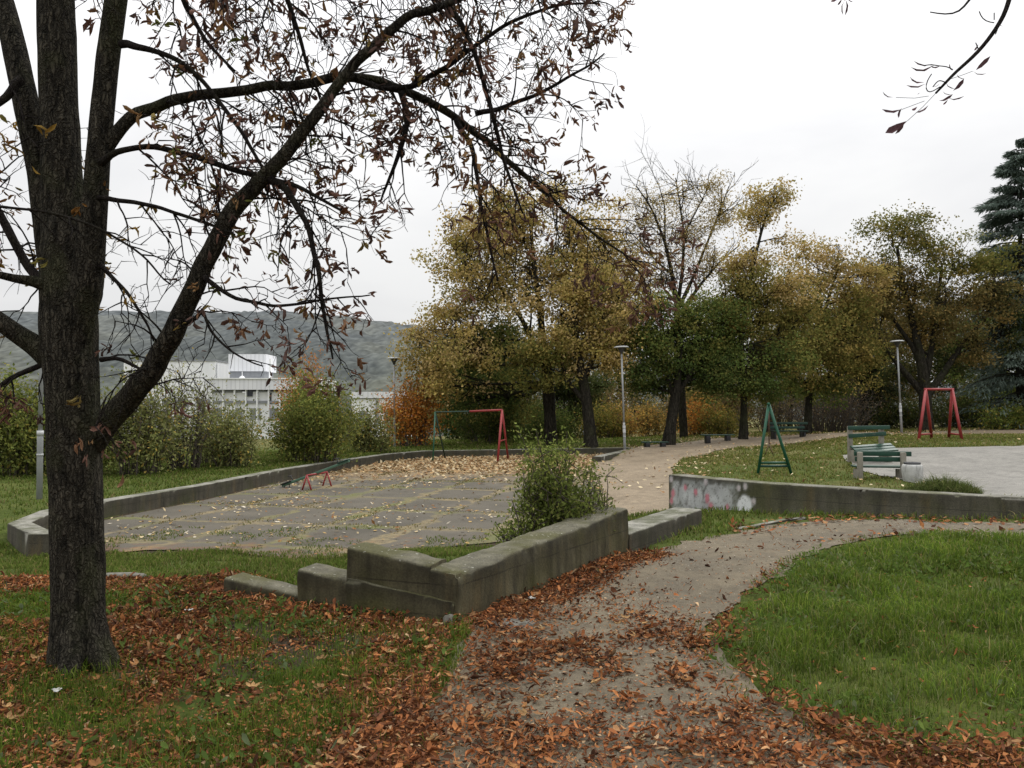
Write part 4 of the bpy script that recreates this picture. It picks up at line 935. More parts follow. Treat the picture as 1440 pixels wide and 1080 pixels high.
OCH = [(.22,.165,.058,3),(.28,.21,.10,2),(.16,.14,.042,2.5),(.09,.09,.028,1.5),(.30,.23,.13,1)]
OLV = [(.085,.085,.025,3),(.12,.105,.032,2),(.06,.070,.020,2.5),(.18,.135,.045,1)]
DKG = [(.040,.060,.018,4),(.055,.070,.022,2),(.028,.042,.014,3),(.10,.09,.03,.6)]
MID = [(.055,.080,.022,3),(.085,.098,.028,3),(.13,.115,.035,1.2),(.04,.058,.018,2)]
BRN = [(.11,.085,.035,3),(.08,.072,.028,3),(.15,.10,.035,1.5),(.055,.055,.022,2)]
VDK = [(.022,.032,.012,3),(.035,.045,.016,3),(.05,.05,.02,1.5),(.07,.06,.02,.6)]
ORG = [(.28,.125,.030,3),(.24,.10,.028,3),(.22,.14,.04,2),(.13,.07,.025,2)]
YEL = [(.24,.165,.05,3),(.20,.13,.045,2),(.13,.11,.04,3),(.17,.085,.035,1)]
GT = 'trees around the playground yard'
bg_tree('park_tree', 'broad ochre and olive tree with thick double trunk behind the yard swing', 'tree', 37,
  [[(775,632,30),(774,600,26),(772,560,27),(770,525,26),(764,490,17),(760,440,14),(752,380,10),(745,310,5)],[(768,520,20),(750,485,12),(735,450,10),(700,400,6)],[(775,515,20),(792,478,12),(805,430,10),(815,360,5)]],
  [(745,400,70,75,0),(735,320,70,55,0),(655,390,52,75,-1),(640,480,60,62,-1.5),(607,545,32,55,-1),(610,470,28,40,0),(690,480,55,55,1,MID),(660,560,60,48,1.5,DKG),(700,300,45,42,1),(800,330,60,62,0),(850,380,48,70,0),(790,440,50,50,0),(770,275,40,20,0),(640,350,30,40,0),(880,420,34,60,1),(590,500,18,40,-1),(720,560,50,34,1.5,OLV)],
  26000, .17, OCH, GT, .62, .42)
bg_tree('park_tree', 'leaning dark trunk tree with olive crown standing between double trunk and lamp post', 'tree', 35,
  [[(832,630,32),(829,605,26),(826,570,24),(820,535,22),(812,490,14),(808,440,9)],[(828,570,14),(800,540,9),(790,510,8),(780,470,6)],[(820,535,15),(840,490,9),(850,440,6)]],
  [(840,480,38,40,0),(800,470,45,40,0),(870,430,35,60,.5),(760,500,50,34,0,OLV),(860,510,22,22,0),(835,400,40,40,0)], 9000, .16, OCH, GT, .6, .4)
bg_tree('park_tree', 'low dark green tree left of the green swing, right of the middle lamp', 'tree', 35.5,
  [[(940,625,30),(943,600,23),(947,575,24),(950,555,22),(954,525,13),(958,490,8)],[(948,558,14),(937,530,9),(930,500,7)],[(952,555,14),(972,525,9),(985,490,6)]],
  [(955,465,50,38,0),(915,490,35,36,-.5),(995,490,36,38,.5),(900,520,22,16,-1,DKG),(955,515,60,26,1,DKG),(1005,530,28,22,0,DKG),(888,470,26,34,1,OLV),(915,545,30,14,.5,DKG),(1020,470,28,40,1),(930,440,30,24,0),(980,440,30,24,0)], 14000, .15, MID, GT, .55, .38)
bg_tree('bare_tree', 'tall thin tree with mostly bare upright branches rising above the dark green tree', 'tree', 42,
  [[(962,620,22),(958,540,20),(955,470,18),(952,430,15),(945,385,11),(935,340,8),(915,290,5),(895,262,3)],[(953,430,12),(960,380,9),(962,330,7),(955,280,4),(950,250,2.5)],[(955,432,12),(975,390,9),(995,340,6),(1015,290,4),(1025,262,2.5)],[(957,440,11),(985,400,8),(1015,365,5),(1040,345,3)],[(945,385,7),(925,370,5),(900,340,3.5),(880,320,2)],[(962,330,5),(985,285,3.5),(1000,255,2)],[(935,340,5),(935,290,3.5),(925,255,2)]],
  [(960,270,64,26,0),(910,300,30,36,0),(1015,290,28,38,0),(960,330,55,42,0),(900,350,28,30,0),(1005,370,34,38,0),(930,390,40,34,0)], 5200, .12, [(.22,.175,.08,3),(.16,.13,.055,2)], GT, .75, .45, 110)
bg_tree('park_tree', 'tall narrow layered olive tree directly behind the green swing frame', 'tree', 37,
  [[(1045,620,22),(1046,590,16),(1046,560,14),(1044,520,13),(1042,470,11),(1050,420,9),(1062,360,7),(1075,310,5),(1090,270,3)],[(1044,510,9),(1032,480,7),(1030,440,5)]],
  [(1090,275,32,24,0,OCH),(1070,310,30,22,0,OCH),(1060,365,42,30,0,OCH),(1105,335,12,12,0,OCH),(1050,410,45,32,0),(1080,440,48,40,.5),(1040,455,35,36,0),(1060,510,60,40,0,MID),(1020,420,26,34,.5),(1110,400,28,34,.5,OCH),(1010,500,34,40,.5,MID),(1120,450,34,40,.5),(1030,535,40,28,-.5,DKG),(1100,510,36,40,1),(1065,550,36,18,0,MID)], 17000, .15, OLV+[(.16,.13,.045,2)], GT, .58, .38)
bg_tree('park_tree', 'yellow olive tree right of the green swing, in front of dark woods', 'tree', 41,
  [[(1135,612,18),(1137,570,15),(1140,520,13),(1150,470,10),(1165,420,7),(1180,370,4)],[(1142,510,9),(1115,470,7),(1105,420,5)]],
  [(1180,360,34,26,0,OCH),(1150,390,30,26,0,OCH),(1195,410,42,32,0,OCH),(1150,445,55,36,0),(1200,460,45,34,0),(1140,500,50,40,-.5),(1180,515,45,38,0),(1150,550,44,28,0,MID),(1215,505,26,24,0),(1115,420,34,34,0),(1130,360,24,20,0,OCH),(1225,380,24,26,0,OCH),(1105,500,34,44,.5)], 15000, .16, OLV+[(.20,.15,.05,3)], GT, .58, .42)
bg_tree('oak_tree', 'large spreading brown olive oak with fanned dark limbs behind the red swing', 'tree', 43,
  [[(1302,606,30),(1302,580,26),(1300,545,26),(1296,510,20),(1285,460,14),(1270,400,10),(1262,350,6)],[(1301,560,18),(1330,520,13),(1355,480,10),(1385,450,6)],[(1300,540,18),(1310,490,12),(1318,430,9),(1325,370,5)],[(1299,555,16),(1265,515,12),(1240,480,8),(1220,455,5)],[(1300,530,14),(1285,490,10),(1250,440,7),(1235,390,4)]],
  [(1255,335,40,30,0,OLV),(1300,345,38,32,0,OLV),(1240,380,34,34,0),(1285,400,48,40,0),(1340,375,44,36,0,OLV),(1385,420,38,40,0,BRN),(1330,430,50,40,0),(1245,440,40,34,0),(1290,470,56,34,1),(1370,480,40,36,0),(1220,480,26,26,0),(1330,510,46,26,1.5,VDK),(1260,520,44,26,1.5,VDK),(1215,400,30,40,.5),(1400,375,26,30,0,OLV),(1410,470,36,44,.5,VDK),(1275,310,30,16,0,OLV)], 17000, .17, BRN, GT, .62, .42)
# ---- cedar at the right edge
def conifer(name, label, Y, cx, top, bot, halfw, cols, n, droop=.25, layers=16):
    s = Y/F; a, b = px(cx, bot, Y), px(cx, top, Y); zg = gz(a[0], Y); o = empty(name, (a[0], Y, zg), label, 'tree')
    T = MB(); T.tube(resample(np.array([(a[0], Y, zg-.2, .3), (a[0], Y, (zg+b[2])/2, .18), (b[0], Y, b[2], .03)]), .5)[:, :3], np.linspace(.3, .03, len(resample(np.array([(a[0], Y, zg-.2, .3), (a[0], Y, (zg+b[2])/2, .18), (b[0], Y, b[2], .03)]), .5))), 10, rough=.1); T.build('trunk', M_bark2, o)
    B = MB(); L = Big(); z1 = b[2]; z0 = a[2]
    for k in range(layers):
        t = (k+.3)/layers; z = z1 + (z0-z1)*t; Rr = halfw*s*(.12+.95*t**.8)
        nb = 4 + int(5*t)
        for q in range(nb):
            an = R.random()*6.283; rr = Rr*(.55+.7*R.random()); d = np.array([math.cos(an), math.sin(an), 0]); zz = z + R.normal()*.45
            up = .25*(1-t)
            P = np.array([np.array([a[0], Y, zz]) + d*rr*u + np.array([0, 0, rr*(up*u - droop*u*u*1.2)]) for u in np.linspace(0, 1, 6)])
            B.tube(P, np.linspace(.05, .01, 6), 4, cap=False)
            m = int(n/(layers*nb)); u = R.random(m)**.7; ii = u*5; i0 = np.minimum(ii.astype(int), 4); f = (ii-i0)[:, None]
            base = P[i0]*(1-f) + P[i0+1]*f; sd = np.array([-d[1], d[0], 0]); side = (R.random(m)-.5)*2
            pos = base + sd*(side*(.55*rr*(1-u*.6)))[:, None]*.7 + np.array([0, 0, -1])*(R.random(m)*.22)[:, None]
            X = d*.7 + sd*side[:, None]*.8 + np.array([0, 0, -.45]) + R.normal(size=(m, 3))*.25
            L.add(quads(pos, X, R.normal(size=(m, 3))*.4+np.array([0, 0, 1]), .26+.2*R.random(m), .05+.04*R.random(m), pick(m, cols)))
    B.build('branches', M_bark2, o); L.build('crown', M_leaf, o); return o
BLU = [(.14,.18,.15,3),(.105,.14,.115,3),(.17,.21,.18,1.5)]
conifer('cedar_tree', 'tall blue green conifer cut by the right edge of the picture', 45, 1437, 212, 590, 112, BLU, 42000, .20, 34)
conifer('spruce_tree', 'very dark conifer in the gap left of the oak', 50, 1215, 425, 605, 70, VDK, 12000, .3, 24)

# ---- woodland behind: individual trees and masses of foliage on stems
GW = 'dark trees at the back of the park'
def wood(label, Y, cx, top, bot, hw, cols, n, tw_=12, size=.2):
    h = bot-top
    return bg_tree('woodland_tree', label, 'tree', Y, [[(cx,bot+4,tw_),(cx+3,bot-h*.3,tw_*.8),(cx-2,bot-h*.6,tw_*.5),(cx,top+h*.15,tw_*.25)]],
      [(cx,top+h*.22,hw*.6,h*.2,0),(cx-hw*.45,top+h*.42,hw*.55,h*.24,0),(cx+hw*.45,top+h*.42,hw*.55,h*.24,.5),(cx,top+h*.55,hw*.7,h*.25,1),(cx-hw*.4,top+h*.75,hw*.55,h*.2,0),(cx+hw*.4,top+h*.75,hw*.55,h*.2,0)], n, size, cols, GW, .5, .5)
for a in (('dark green tree filling the gap left of the double trunk', 46, 660, 470, 640, 62, DKG, 8000),
          ('shadowy green tree just right of the orange shrub', 50, 712, 440, 638, 60, VDK, 7000),
          ('dark tree seen between the two thick trunks', 52, 800, 480, 632, 55, VDK, 6000),
          ('muted brown olive tree behind the middle lamp post', 58, 872, 470, 622, 50, OLV, 5000),
          ('hazy brown tree above the yellow shrub', 62, 985, 520, 618, 45, BRN, 3500),
          ('dull green tree between the green tree and the olive tree', 55, 1010, 430, 615, 48, OLV, 6000),
          ('dark tree behind the brown thicket', 56, 1110, 405, 608, 62, OLV, 8000),
          ('blackish tree behind the spruce', 60, 1190, 395, 606, 62, OLV, 8500),
          ('dark shaded tree left of the right lamp head', 58, 1245, 385, 606, 62, BRN, 8500),
          ('dark shaded tree behind the red swing', 60, 1340, 385, 604, 68, BRN, 9500),
          ('grey green tree at the right picture edge below the cedar', 52, 1405, 395, 602, 62, MID, 9000),
          ('shadowed tree beyond the right edge under the cedar', 55, 1480, 400, 602, 70, VDK, 6000)): wood(*a)
# ---- shrubs
def shrub(name, label, Y, cx, top, bot, hw, cols, n, size=.12, stems=26, group=None, fill=.5, lean=.0, bare=.0, stem_m=None, cr=.22, cat='shrub'):
    s = Y/F; cols = [(a*2.0, b*1.85, c*1.5, w) for a, b, c, w in cols]; n = int(n*1.3); size *= .85; b0 = px(cx, bot, Y); zg = gz(b0[0], Y); o = empty(name, (b0[0], Y, zg), label, cat, group)
    hh = px(cx, top, Y)[2]-zg; W = hw*s; T = MB(); tips = []
    for k in range(stems):
        an = R.random()*6.283; r0 = R.random()**.6; bx_, by_ = b0[0] + math.cos(an)*r0*W*.55, Y + math.sin(an)*r0*W*.5
        tx, ty = b0[0] + math.cos(an)*r0*W*(.95) + R.normal()*W*.12 + lean*W, Y + math.sin(an)*r0*W*.8
        tz = zg + hh*(1.0-.42*r0**2)*(.42+.64*R.random()**.9)
        P = resample(np.array([(bx_, by_, zg-.05), (.6*bx_+.4*tx+R.normal()*.06, .6*by_+.4*ty, zg+(tz-zg)*.5), (tx, ty, tz)]), .12)
        P[1:-1] += R.normal(size=P[1:-1].shape)*.015
        T.tube(P, np.linspace(.022, .005, len(P))*(s/.02)**.3, 4, cap=False); tips.append(P)
        for q in range(int(4+6*bare)):
            i0 = R.integers(len(P)//3, len(P)); v = unit(R.normal(size=3)+np.array([0, 0, .6])); l = hh*(.08+.16*R.random())
            P2 = np.array([P[i0], P[i0]+v*l*.5+R.normal(size=3)*.02, P[i0]+v*l]); T.tube(P2, [.008, .006, .004], 3, cap=False); tips.append(P2)
    T.build('stems', stem_m or M_stem, o)
    A = np.concatenate([t[len(t)//3:] for t in tips]); k = R.integers(0, len(A), n)
    P = A[k] + R.normal(size=(n, 3))*cr; P = P[P[:, 2] > zg+.02]; n = len(P)
    sh = fbm(P[:, 0]*1.5, P[:, 1]*1.5, P[:, 2]*1.5, 2)
    X = rdir(n); X[:, 2] += .2; N = rdir(n)*.8+np.array([0, -.1, .7])
    V, T_, c = quads(P, X, N, size*(.6+.8*R.random(n)), size*.5*(.6+.8*R.random(n)), pick(n, cols)*(.55+.9*sh)[:, None])
    tri_obj('foliage', V, T_, M_leaf, o, c); return o
GS = 'shrubs along the left bank of the yard'
SAGE = [(.105,.120,.055,3),(.085,.10,.04,3),(.14,.145,.07,1.2),(.20,.16,.05,.7),(.06,.072,.03,2)]
GRN = [(.075,.095,.03,3),(.10,.115,.035,3),(.14,.13,.04,1),(.045,.06,.02,2.5)]
RUST = [(.24,.10,.035,3),(.17,.085,.03,3),(.12,.09,.03,2),(.30,.14,.04,1)]
for a in (('olive_shrub','tall olive shrub at the left edge behind the lamp post',20.5,8,520,690,70,GRN,9000,.13,34),
          ('hedge_shrub','dense olive shrub behind the dark trunk, left of the fork',21,100,540,680,60,GRN,6000,.12,26),
          ('tall_shrub','tall green shrub with bare twigs right of the big trunk',21,196,515,672,50,SAGE,5600,.12,34),
          ('twiggy_shrub','sparse grey twiggy shrub in front of the left white building',22.5,258,498,668,44,SAGE,1900,.11,40),
          ('rounded_shrub','yellowish topped grey green shrub below the white office windows',23.5,328,566,660,52,SAGE,5200,.11,30),
          ('green_shrub','wide dense green shrub right of the white office block',26,440,532,650,72,GRN,14000,.12,40),
          ('small_shrub','low mixed green shrub left of the left lamp post',31,520,572,640,34,SAGE,4200,.13,24),
          ('rust_shrub','rust orange shrub top rising behind the wide green shrub',29,428,498,640,38,RUST,5200,.12,26),
          ('pale_shrub','pale thin shrub filling the space between twiggy and rounded shrubs',25,298,560,662,30,SAGE,1500,.11,24)):
    shrub(*a[:11], group=GS, bare=1.0 if 'twig' in a[0] or 'tall' in a[0] or 'pale' in a[0] else .3)
shrub('orange_shrub','bright orange leaved maple shrub right of the left lamp post',36,583,528,634,36,ORG,6500,.15,30,cr=.3)
shrub('orange_sapling','small orange brown sapling behind the left lamp post',37,563,545,632,22,RUST,1800,.14,14,cr=.3)
shrub('yellow_shrub','yellow leaved shrub behind the middle lamp post',45,872,572,622,30,YEL,2600,.17,22,cr=.3)
shrub('golden_shrub','golden brown shrub left of the leaning green tree trunk',47,910,560,620,34,YEL+BRN,2600,.17,20,cr=.3)
shrub('amber_shrub','amber orange shrub right of the low green tree trunk',45,985,562,616,28,ORG+YEL,2600,.17,22,cr=.3)
shrub('brown_thicket','wide leafless brown thicket behind the benches',46,1165,528,608,75,[(.09,.07,.05,3),(.12,.09,.06,2)],1800,.12,150,bare=1.2,cr=.3)
shrub('brown_thicket','smaller leafless brown thicket left of the thin olive trunk',47,1085,545,612,30,[(.10,.08,.05,3),(.12,.10,.05,2)],900,.12,60,bare=1.0,cr=.3)
shrub('evergreen_shrub','low grey green shrub at the right edge behind the plaza',42,1425,572,606,40,MID,4500,.15,26,cr=.3)
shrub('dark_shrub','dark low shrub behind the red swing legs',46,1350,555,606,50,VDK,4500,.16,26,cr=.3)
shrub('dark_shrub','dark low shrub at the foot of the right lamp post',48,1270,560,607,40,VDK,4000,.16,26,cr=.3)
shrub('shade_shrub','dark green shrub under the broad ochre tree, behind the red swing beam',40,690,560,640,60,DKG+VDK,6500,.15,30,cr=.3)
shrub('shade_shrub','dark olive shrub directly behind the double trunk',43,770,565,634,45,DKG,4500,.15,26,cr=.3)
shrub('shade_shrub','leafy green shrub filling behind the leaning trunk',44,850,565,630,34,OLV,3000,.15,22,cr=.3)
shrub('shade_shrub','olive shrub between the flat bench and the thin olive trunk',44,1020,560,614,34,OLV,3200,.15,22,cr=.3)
# bush inside the garden wall
shrub('garden_bush','leafy green bush growing behind the mossy corner wall',8.75,772,618,762,60,[(.075,.10,.03,3),(.10,.125,.04,3),(.05,.07,.02,3),(.13,.14,.05,1)],8600,.056,60,cr=.06,stem_m=M_stem)
shrub('garden_sapling','small leafy shoots at the left foot of the wall bush',8.4,722,705,778,24,[(.085,.115,.03,3),(.11,.14,.04,3),(.05,.07,.02,2)],1100,.05,18,cr=.05)
shrub('wispy_bush','thin arching shoots on the right side of the wall bush',9.1,832,655,748,26,[(.085,.11,.035,3),(.12,.14,.05,2)],500,.05,16,cr=.05,lean=.3)
# tall grass tuft at the plaza corner
tx_, ty_ = 8.2, 15.2; tz_ = gz(tx_, ty_); tf = Big(); n = 4200; a = R.random(n)*6.283; r = np.sqrt(R.random(n))
hh = (.22+.36*R.random(n))*(1.1-.7*r)
tf.add(blades(tx_+np.cos(a)*r*.66, ty_+np.sin(a)*r*.5, hh, np.full(n, .014), pick(n, [(.075,.10,.03,3),(.10,.125,.035,3),(.15,.15,.06,1)]), .9))
tag(tf.build('grass_tuft', M_grass), 'clump of tall rough grass at the plaza corner below the white bin', 'grass clump')
for a in (('brown_thicket','wide brownish brush far behind the middle lamp post',55,850,535,626,50),('brown_thicket','hazy brown brush far behind the amber shrub',56,955,540,620,55),('brown_thicket','dim brush between green trunk and olive trunk far back',54,1030,545,616,45),('brown_thicket','dim brush far behind the broad ochre tree',56,740,540,636,90)):
    shrub(*a, [(.10,.08,.045,3),(.08,.085,.04,2),(.13,.09,.045,1)], 5000, .2, 30, cr=.4)
fr_ = shrub('bare_sapling','thin leaning bare sapling right of the amber shrub',41,1052,575,612,10,[(.1,.09,.03,1)],60,.1,8,lean=-1.2,bare=1.5)

# ------------------------------------------------------------------ furniture
def lamp(x, y, hpx, Y, lean, label, sticker=False):
    b = px(x, y, Y); zg = gz(b[0], Y); zt = px(x, hpx, Y)[2]; h = zt-zg
    o = empty('street_lamp', (b[0], Y, zg), label, 'street lamp', 'lamp posts around the park')
    B = np.array([b[0], Y, zg]); up = unit(np.array([lean, 0, 1]))
    m = MB(); m.tube([B-up*.1, B+up*1.25, B+up*1.30], [.054, .054, .04], 14); lp_ = m.build('lower_pole', M_steel, o)
    m = MB(); m.tube([B+up*1.28, B+up*(h-.30)], .038, 12); up_ = m.build('upper_pole', M_steel, o)
    m = MB(); m.tube([B+up*.82, B+up*.86], .060, 14); m.build('collar', M_lamptop, o); m = MB(); m.tube([B+up*1.20, B+up*1.30], .060, 14); m.build('collar', M_lamptop, o)
    m = MB(); m.tube([B+up*(h-.34), B+up*(h-.28), B+up*(h-.12), B+up*(h-.08)], [.05, .06, .15, .17], 20); m.build('lamp_glass', M_lampdark, o)
    m = MB(); m.tube([B+up*(h-.085), B+up*(h-.06), B+up*(h-.03), B+up*(h-.01)], [.31, .315, .26, .05], 28); m.build('lamp_shade', M_lamptop, o)
    if sticker:
        for za, zb in ((1.00,1.16),(1.19,1.28),(1.32,1.42)):
            m = MB(); m.tube([B+up*za, B+up*zb], .062 if za < 1.25 else .046, 14, cap=False); m.build('sticker', M_white, lp_ if za < 1.25 else up_)
    return o
lamp(555, 638, 502, 35.5, -.012, 'grey lamp post beside the orange shrub at the left yard wall')
lamp(879, 631, 486, 33.2, -.03, 'grey lamp post in the middle beside the end of the yard wall', True)
lamp(1268, 611, 478, 37, -.035, 'grey lamp post with white stickers left of the red swing', True)
lamp(55, 722, 388, 15.2, -.005, 'grey lamp post partly hidden behind the trunk at the left edge')

def tubepart(name, pts, r, m, par, n=10):
    b = MB(); b.tube(pts, r, n); return b.build(name, m, par)
# ---- yard swing: half green, half red
Ys = 30.0
b = px(658, 648, Ys); sw = empty('swing_frame', (b[0], Ys, -.4), 'swing frame in the yard, left half green and right half red, no seats', 'swing')
A = px(612, 579.5, Ys); M_ = px(660, 578.5, Ys); E = px(706, 576.5, Ys)
tubepart('top_bar', [A, M_], .026, M_dkgreen, sw); tubepart('top_bar', [M_, E], .04, M_red, sw)
def gp(x, y, Y): p = px(x, y, Y); p[2] = gz(p[0], Y)-.05; return p
tubepart('leg', [A, gp(608.5, 652, 29.4)], .028, M_green, sw); tubepart('leg', [A, gp(627, 645, 31.2)], .03, M_dkgreen, sw)
f1, f2 = gp(699.5, 648, 29.4), gp(715, 646, 31.0)
tubepart('leg', [E, f1], .042, M_red, sw); tubepart('leg', [E, f2], .038, M_red, sw)
tubepart('cross_bar', [E+(f1-E)*.58, E+(f2-E)*.56], .025, M_red, sw)
# ---- right swing, red
Yr = 30.5
b = px(1322, 618, Yr); sw = empty('swing_frame', (b[0], Yr, gz(b[0], Yr)), 'red metal swing frame without seats at the far edge of the plaza', 'swing')
zc = gz(b[0], Yr); A, E = px(1302, 547.5, Yr), px(1339, 547.5, Yr)
tubepart('top_bar', [A-np.array([.06, 0, 0]), E+np.array([.06, 0, 0])], .05, M_red, sw)
for T_, pr in ((A, ((1291.5,30.0),(1310.5,31.2))), (E, ((1334,31.2),(1353,30.0)))):
    fs = []
    for xx, yy in pr:
        p = px(xx, 615, yy); p[2] = gz(p[0], yy)-.05; fs.append(p); tubepart('leg', [T_, p], .055, M_red, sw)
    tubepart('cross_bar', [T_+(fs[0]-T_)*.87, T_+(fs[1]-T_)*.87], .035, M_red, sw)
# ---- green swing seen end-on
Yg = 20.4; dirb = unit(np.array([.322, 1, 0]))
b = px(1088, 660, Yg); zg_ = gz(b[0], Yg); sw = empty('swing_frame', (b[0], Yg, zg_), 'green metal swing frame seen end-on on the lawn behind the graffiti wall', 'swing')
ap = px(1081, 568, Yg); side = np.array([dirb[1], -dirb[0], 0])
f1 = px(1065, 660, Yg); f2 = px(1114, 658, Yg); 
for f in (f1, f2): f[2] = gz(f[0], f[1])-.05
for off in (0, 1):
    sh = dirb*1.3*off
    for f in (f1, f2):
        p = f+sh; p[2] = gz(p[0], p[1])-.05; tubepart('leg', [ap+sh+ (np.array([0, 0, .0])), p], .038, M_green, sw)
    tubepart('cross_bar', [ap+sh+(f1-ap)*.85, ap+sh+(f2-ap)*.85], .034, M_green_seat if off == 0 else M_green, sw)
tubepart('top_bar', [ap-dirb*.1, ap+dirb*1.4], .04, M_green, sw)
cm = ap + dirb*.7
lo = cm + np.array([0, 0, -1.05]); ch = tubepart('chain', [cm, lo], .014, M_rust, sw, 6)
tubepart('chain', [lo, lo+side*.11+np.array([0, 0, -.32])], .011, M_rust, ch, 6); tubepart('chain', [lo, lo-side*.12+np.array([0, 0, -.32])], .011, M_rust, ch, 6)
# ---- seesaw
p1, p2 = px(431.5, 669, 19.5), px(460, 663.5, 20.5); p2[2] = p1[2] = (p1[2]+p2[2])/2
ss_ = empty('seesaw', ((p1[0]+p2[0])/2, 20, -.4), 'green plank seesaw on red trestles tilted down to the left in the yard', 'seesaw')
tubepart('pivot_bar', [p1, p2], .022, M_red, ss_)
bd = unit(p2-p1); pd = np.array([bd[1], -bd[0], 0])
for p in (p1, p2):
    for sg in (-1, 1):
        q = p + pd*sg*.135; q[2] = -.42; tubepart('leg', [p, q], .021, M_red, ss_)
cc = (p1+p2)/2; cc[2] += .05
e1, e2 = px(397.5, 683, 20.25), px(491, 648, 19.75)
ax = unit(e2-e1); nrm = unit(np.cross(ax, np.cross(np.array([0, 0, 1]), ax)))
m = MB(); rot = np.stack([ax, unit(np.cross(nrm, ax)), nrm], 1); m.box((e1+e2)/2, (np.linalg.norm(e2-e1), .09, .06), rot, .008); m.build('plank', M_plank, ss_)
for e, sg in ((e1, 1), (e2, -1)):
    m = MB(); m.box(e+ax*sg*.14+nrm*.035, (.30, .17, .03), rot, .008); st_o = m.build('seat', M_dkgreen if sg < 0 else M_black, ss_)
    h0 = e+ax*sg*.34
    m = MB(); m.tube([h0, h0+nrm*.16-ax*sg*.05], .012, 6); m.tube([h0+nrm*.16-ax*sg*.05-rot[:, 1]*.12, h0+nrm*.16-ax*sg*.05+rot[:, 1]*.12], .012, 6); m.build('handle', M_black, ss_)
    for q in (.06, .2):
        m = MB(); m.tube([e+ax*sg*q, e+ax*sg*q-np.array([0, 0, .11 if sg > 0 else .06])], .012, 6); m.build('stop', M_black, st_o)
# ---- benches
def board(par, name, c, size, rot, m):
    b = MB(); b.box(c, size, rot, .008); return b.build(name, m, par)
def bench(name, label, x, y, Y, length, ang, back=True, facing=1, h_seat=.42, h_back=.85, m=M_green_seat, legm=M_post, zoff=0.0, seat_tilt=0.0, top_tilt=0.0, pitch=0.0):
    p = px(x, y, Y); zg = gz(p[0], Y)+zoff; o = empty(name, (p[0], Y, zg), label, 'bench', 'green park benches')
    ro = rz(ang); B = np.array([p[0], Y, zg]); f = facing
    def W(a, b_, c): return B + ro @ np.array([a, b_, c])
    for sg in (-1, 1):
        mm = MB(); 
        if back:
            mm.box(W(sg*length*.42, f*.16, (h_back-.03)/2-.05), (.11, .13, h_back-.03+.1), ro, .02)
            mm.box(W(sg*length*.42, -f*.08, h_seat/2-.05), (.10, .40, h_seat-.03+.05), ro, .02)
        else: mm.box(W(sg*length*.30, 0, (h_seat-.03)/2-.04), (.20, .30, h_seat-.03+.08), ro, .02)
        mm.build('leg', legm, o)
    if back:
        for q, zz in enumerate((h_back-.07, h_back-(.20 if h_back < .7 else .27))):
            board(o, 'back_board', W(0.0 if q else .05, f*.16-f*.09, zz), (length*(1.0 if q else 1.12), .035, .11), ro @ ry(top_tilt*(1 if q else .2)), m)
        for yy in (-.02, -.17, -.30): board(o, 'seat_board', W(.06 if pitch else 0, f*yy, h_seat+.02+f*(yy+.17)*math.tan(pitch)), (length*(1.08 if pitch else 1), .12, .04), ro @ ry(seat_tilt) @ rx(f*pitch), m)
    else:
        for yy in (-.11, .03, .17)[:2]: board(o, 'seat_board', W(0, yy+.03, h_seat), (length, .13, .045), ro, m)
    return o
bench('park_bench', 'nearest green bench with concrete legs, its back to us beside the white bin', 1237, 664, 18.6, 1.12, -.16, True, -1, .24, .64, zoff=0)
bench('park_bench', 'green bench with raised back boards facing us behind the nearest bench', 1222, 640, 22.2, 1.10, .10, True, 1, .36, 1.02, seat_tilt=-.06, top_tilt=-.06, pitch=.42)
bench('park_bench', 'dark backless bench left of the low green tree trunk', 921, 627, 34, 1.15, .12, False, 1, .22, m=M_dkgreen, legm=M_black)
bench('park_bench', 'green backless bench on two blocks between the green tree and the olive trunk', 1009, 618, 36, 1.55, .10, False, 1, .33, m=M_green_seat, legm=M_black)
bench('park_bench', 'far green bench with back in front of the brown thicket, behind the green swing', 1108, 612, 37, 1.65, .06, True, 1, .36, .8, m=M_dkgreen, legm=M_black)
# ---- bin
pb = px(1283, 664, 17.9); zb = gz(pb[0], 17.9); bn = empty('litter_bin', (pb[0], 17.9, zb), 'squat white concrete litter bin with open dark top beside the nearest bench', 'bin')
def ring(prof, n=28): 
    P = np.array([(0, 0, z) for r, z in prof]); V = []; 
    for r, z in prof:
        a = np.arange(n)*2*math.pi/n; r *= .78; V.append(np.stack([np.sign(np.cos(a))*np.abs(np.cos(a))**.75*r, np.sign(np.sin(a))*np.abs(np.sin(a))**.75*r, np.full(n, z)], 1))
    V = np.concatenate(V); m_ = len(prof); i = np.arange(m_-1)[:, None]*n; j = np.arange(n)[None]; k = (j+1) % n
    q = np.stack([i+j, i+k, i+n+k, i+n+j], -1).reshape(-1, 4); return V, np.concatenate([q[:, [0, 1, 2]], q[:, [0, 2, 3]]])
V, T = ring([(.20, -.05), (.24, .05), (.265, .20), (.268, .30), (.25, .36), (.22, .38), (.20, .37), (.19, .30), (.18, .15), (.02, .12)])
tri_obj('body', V+np.array([pb[0], 17.9, zb]), T, M_bin, bn)
V, T = ring([(.195, .28), (.20, .37), (.215, .42), (.205, .425), (.185, .36), (.17, .2), (.01, .18)])
tri_obj('liner', V+np.array([pb[0]+.01, 17.92, zb]), T, M_lampdark, bn)
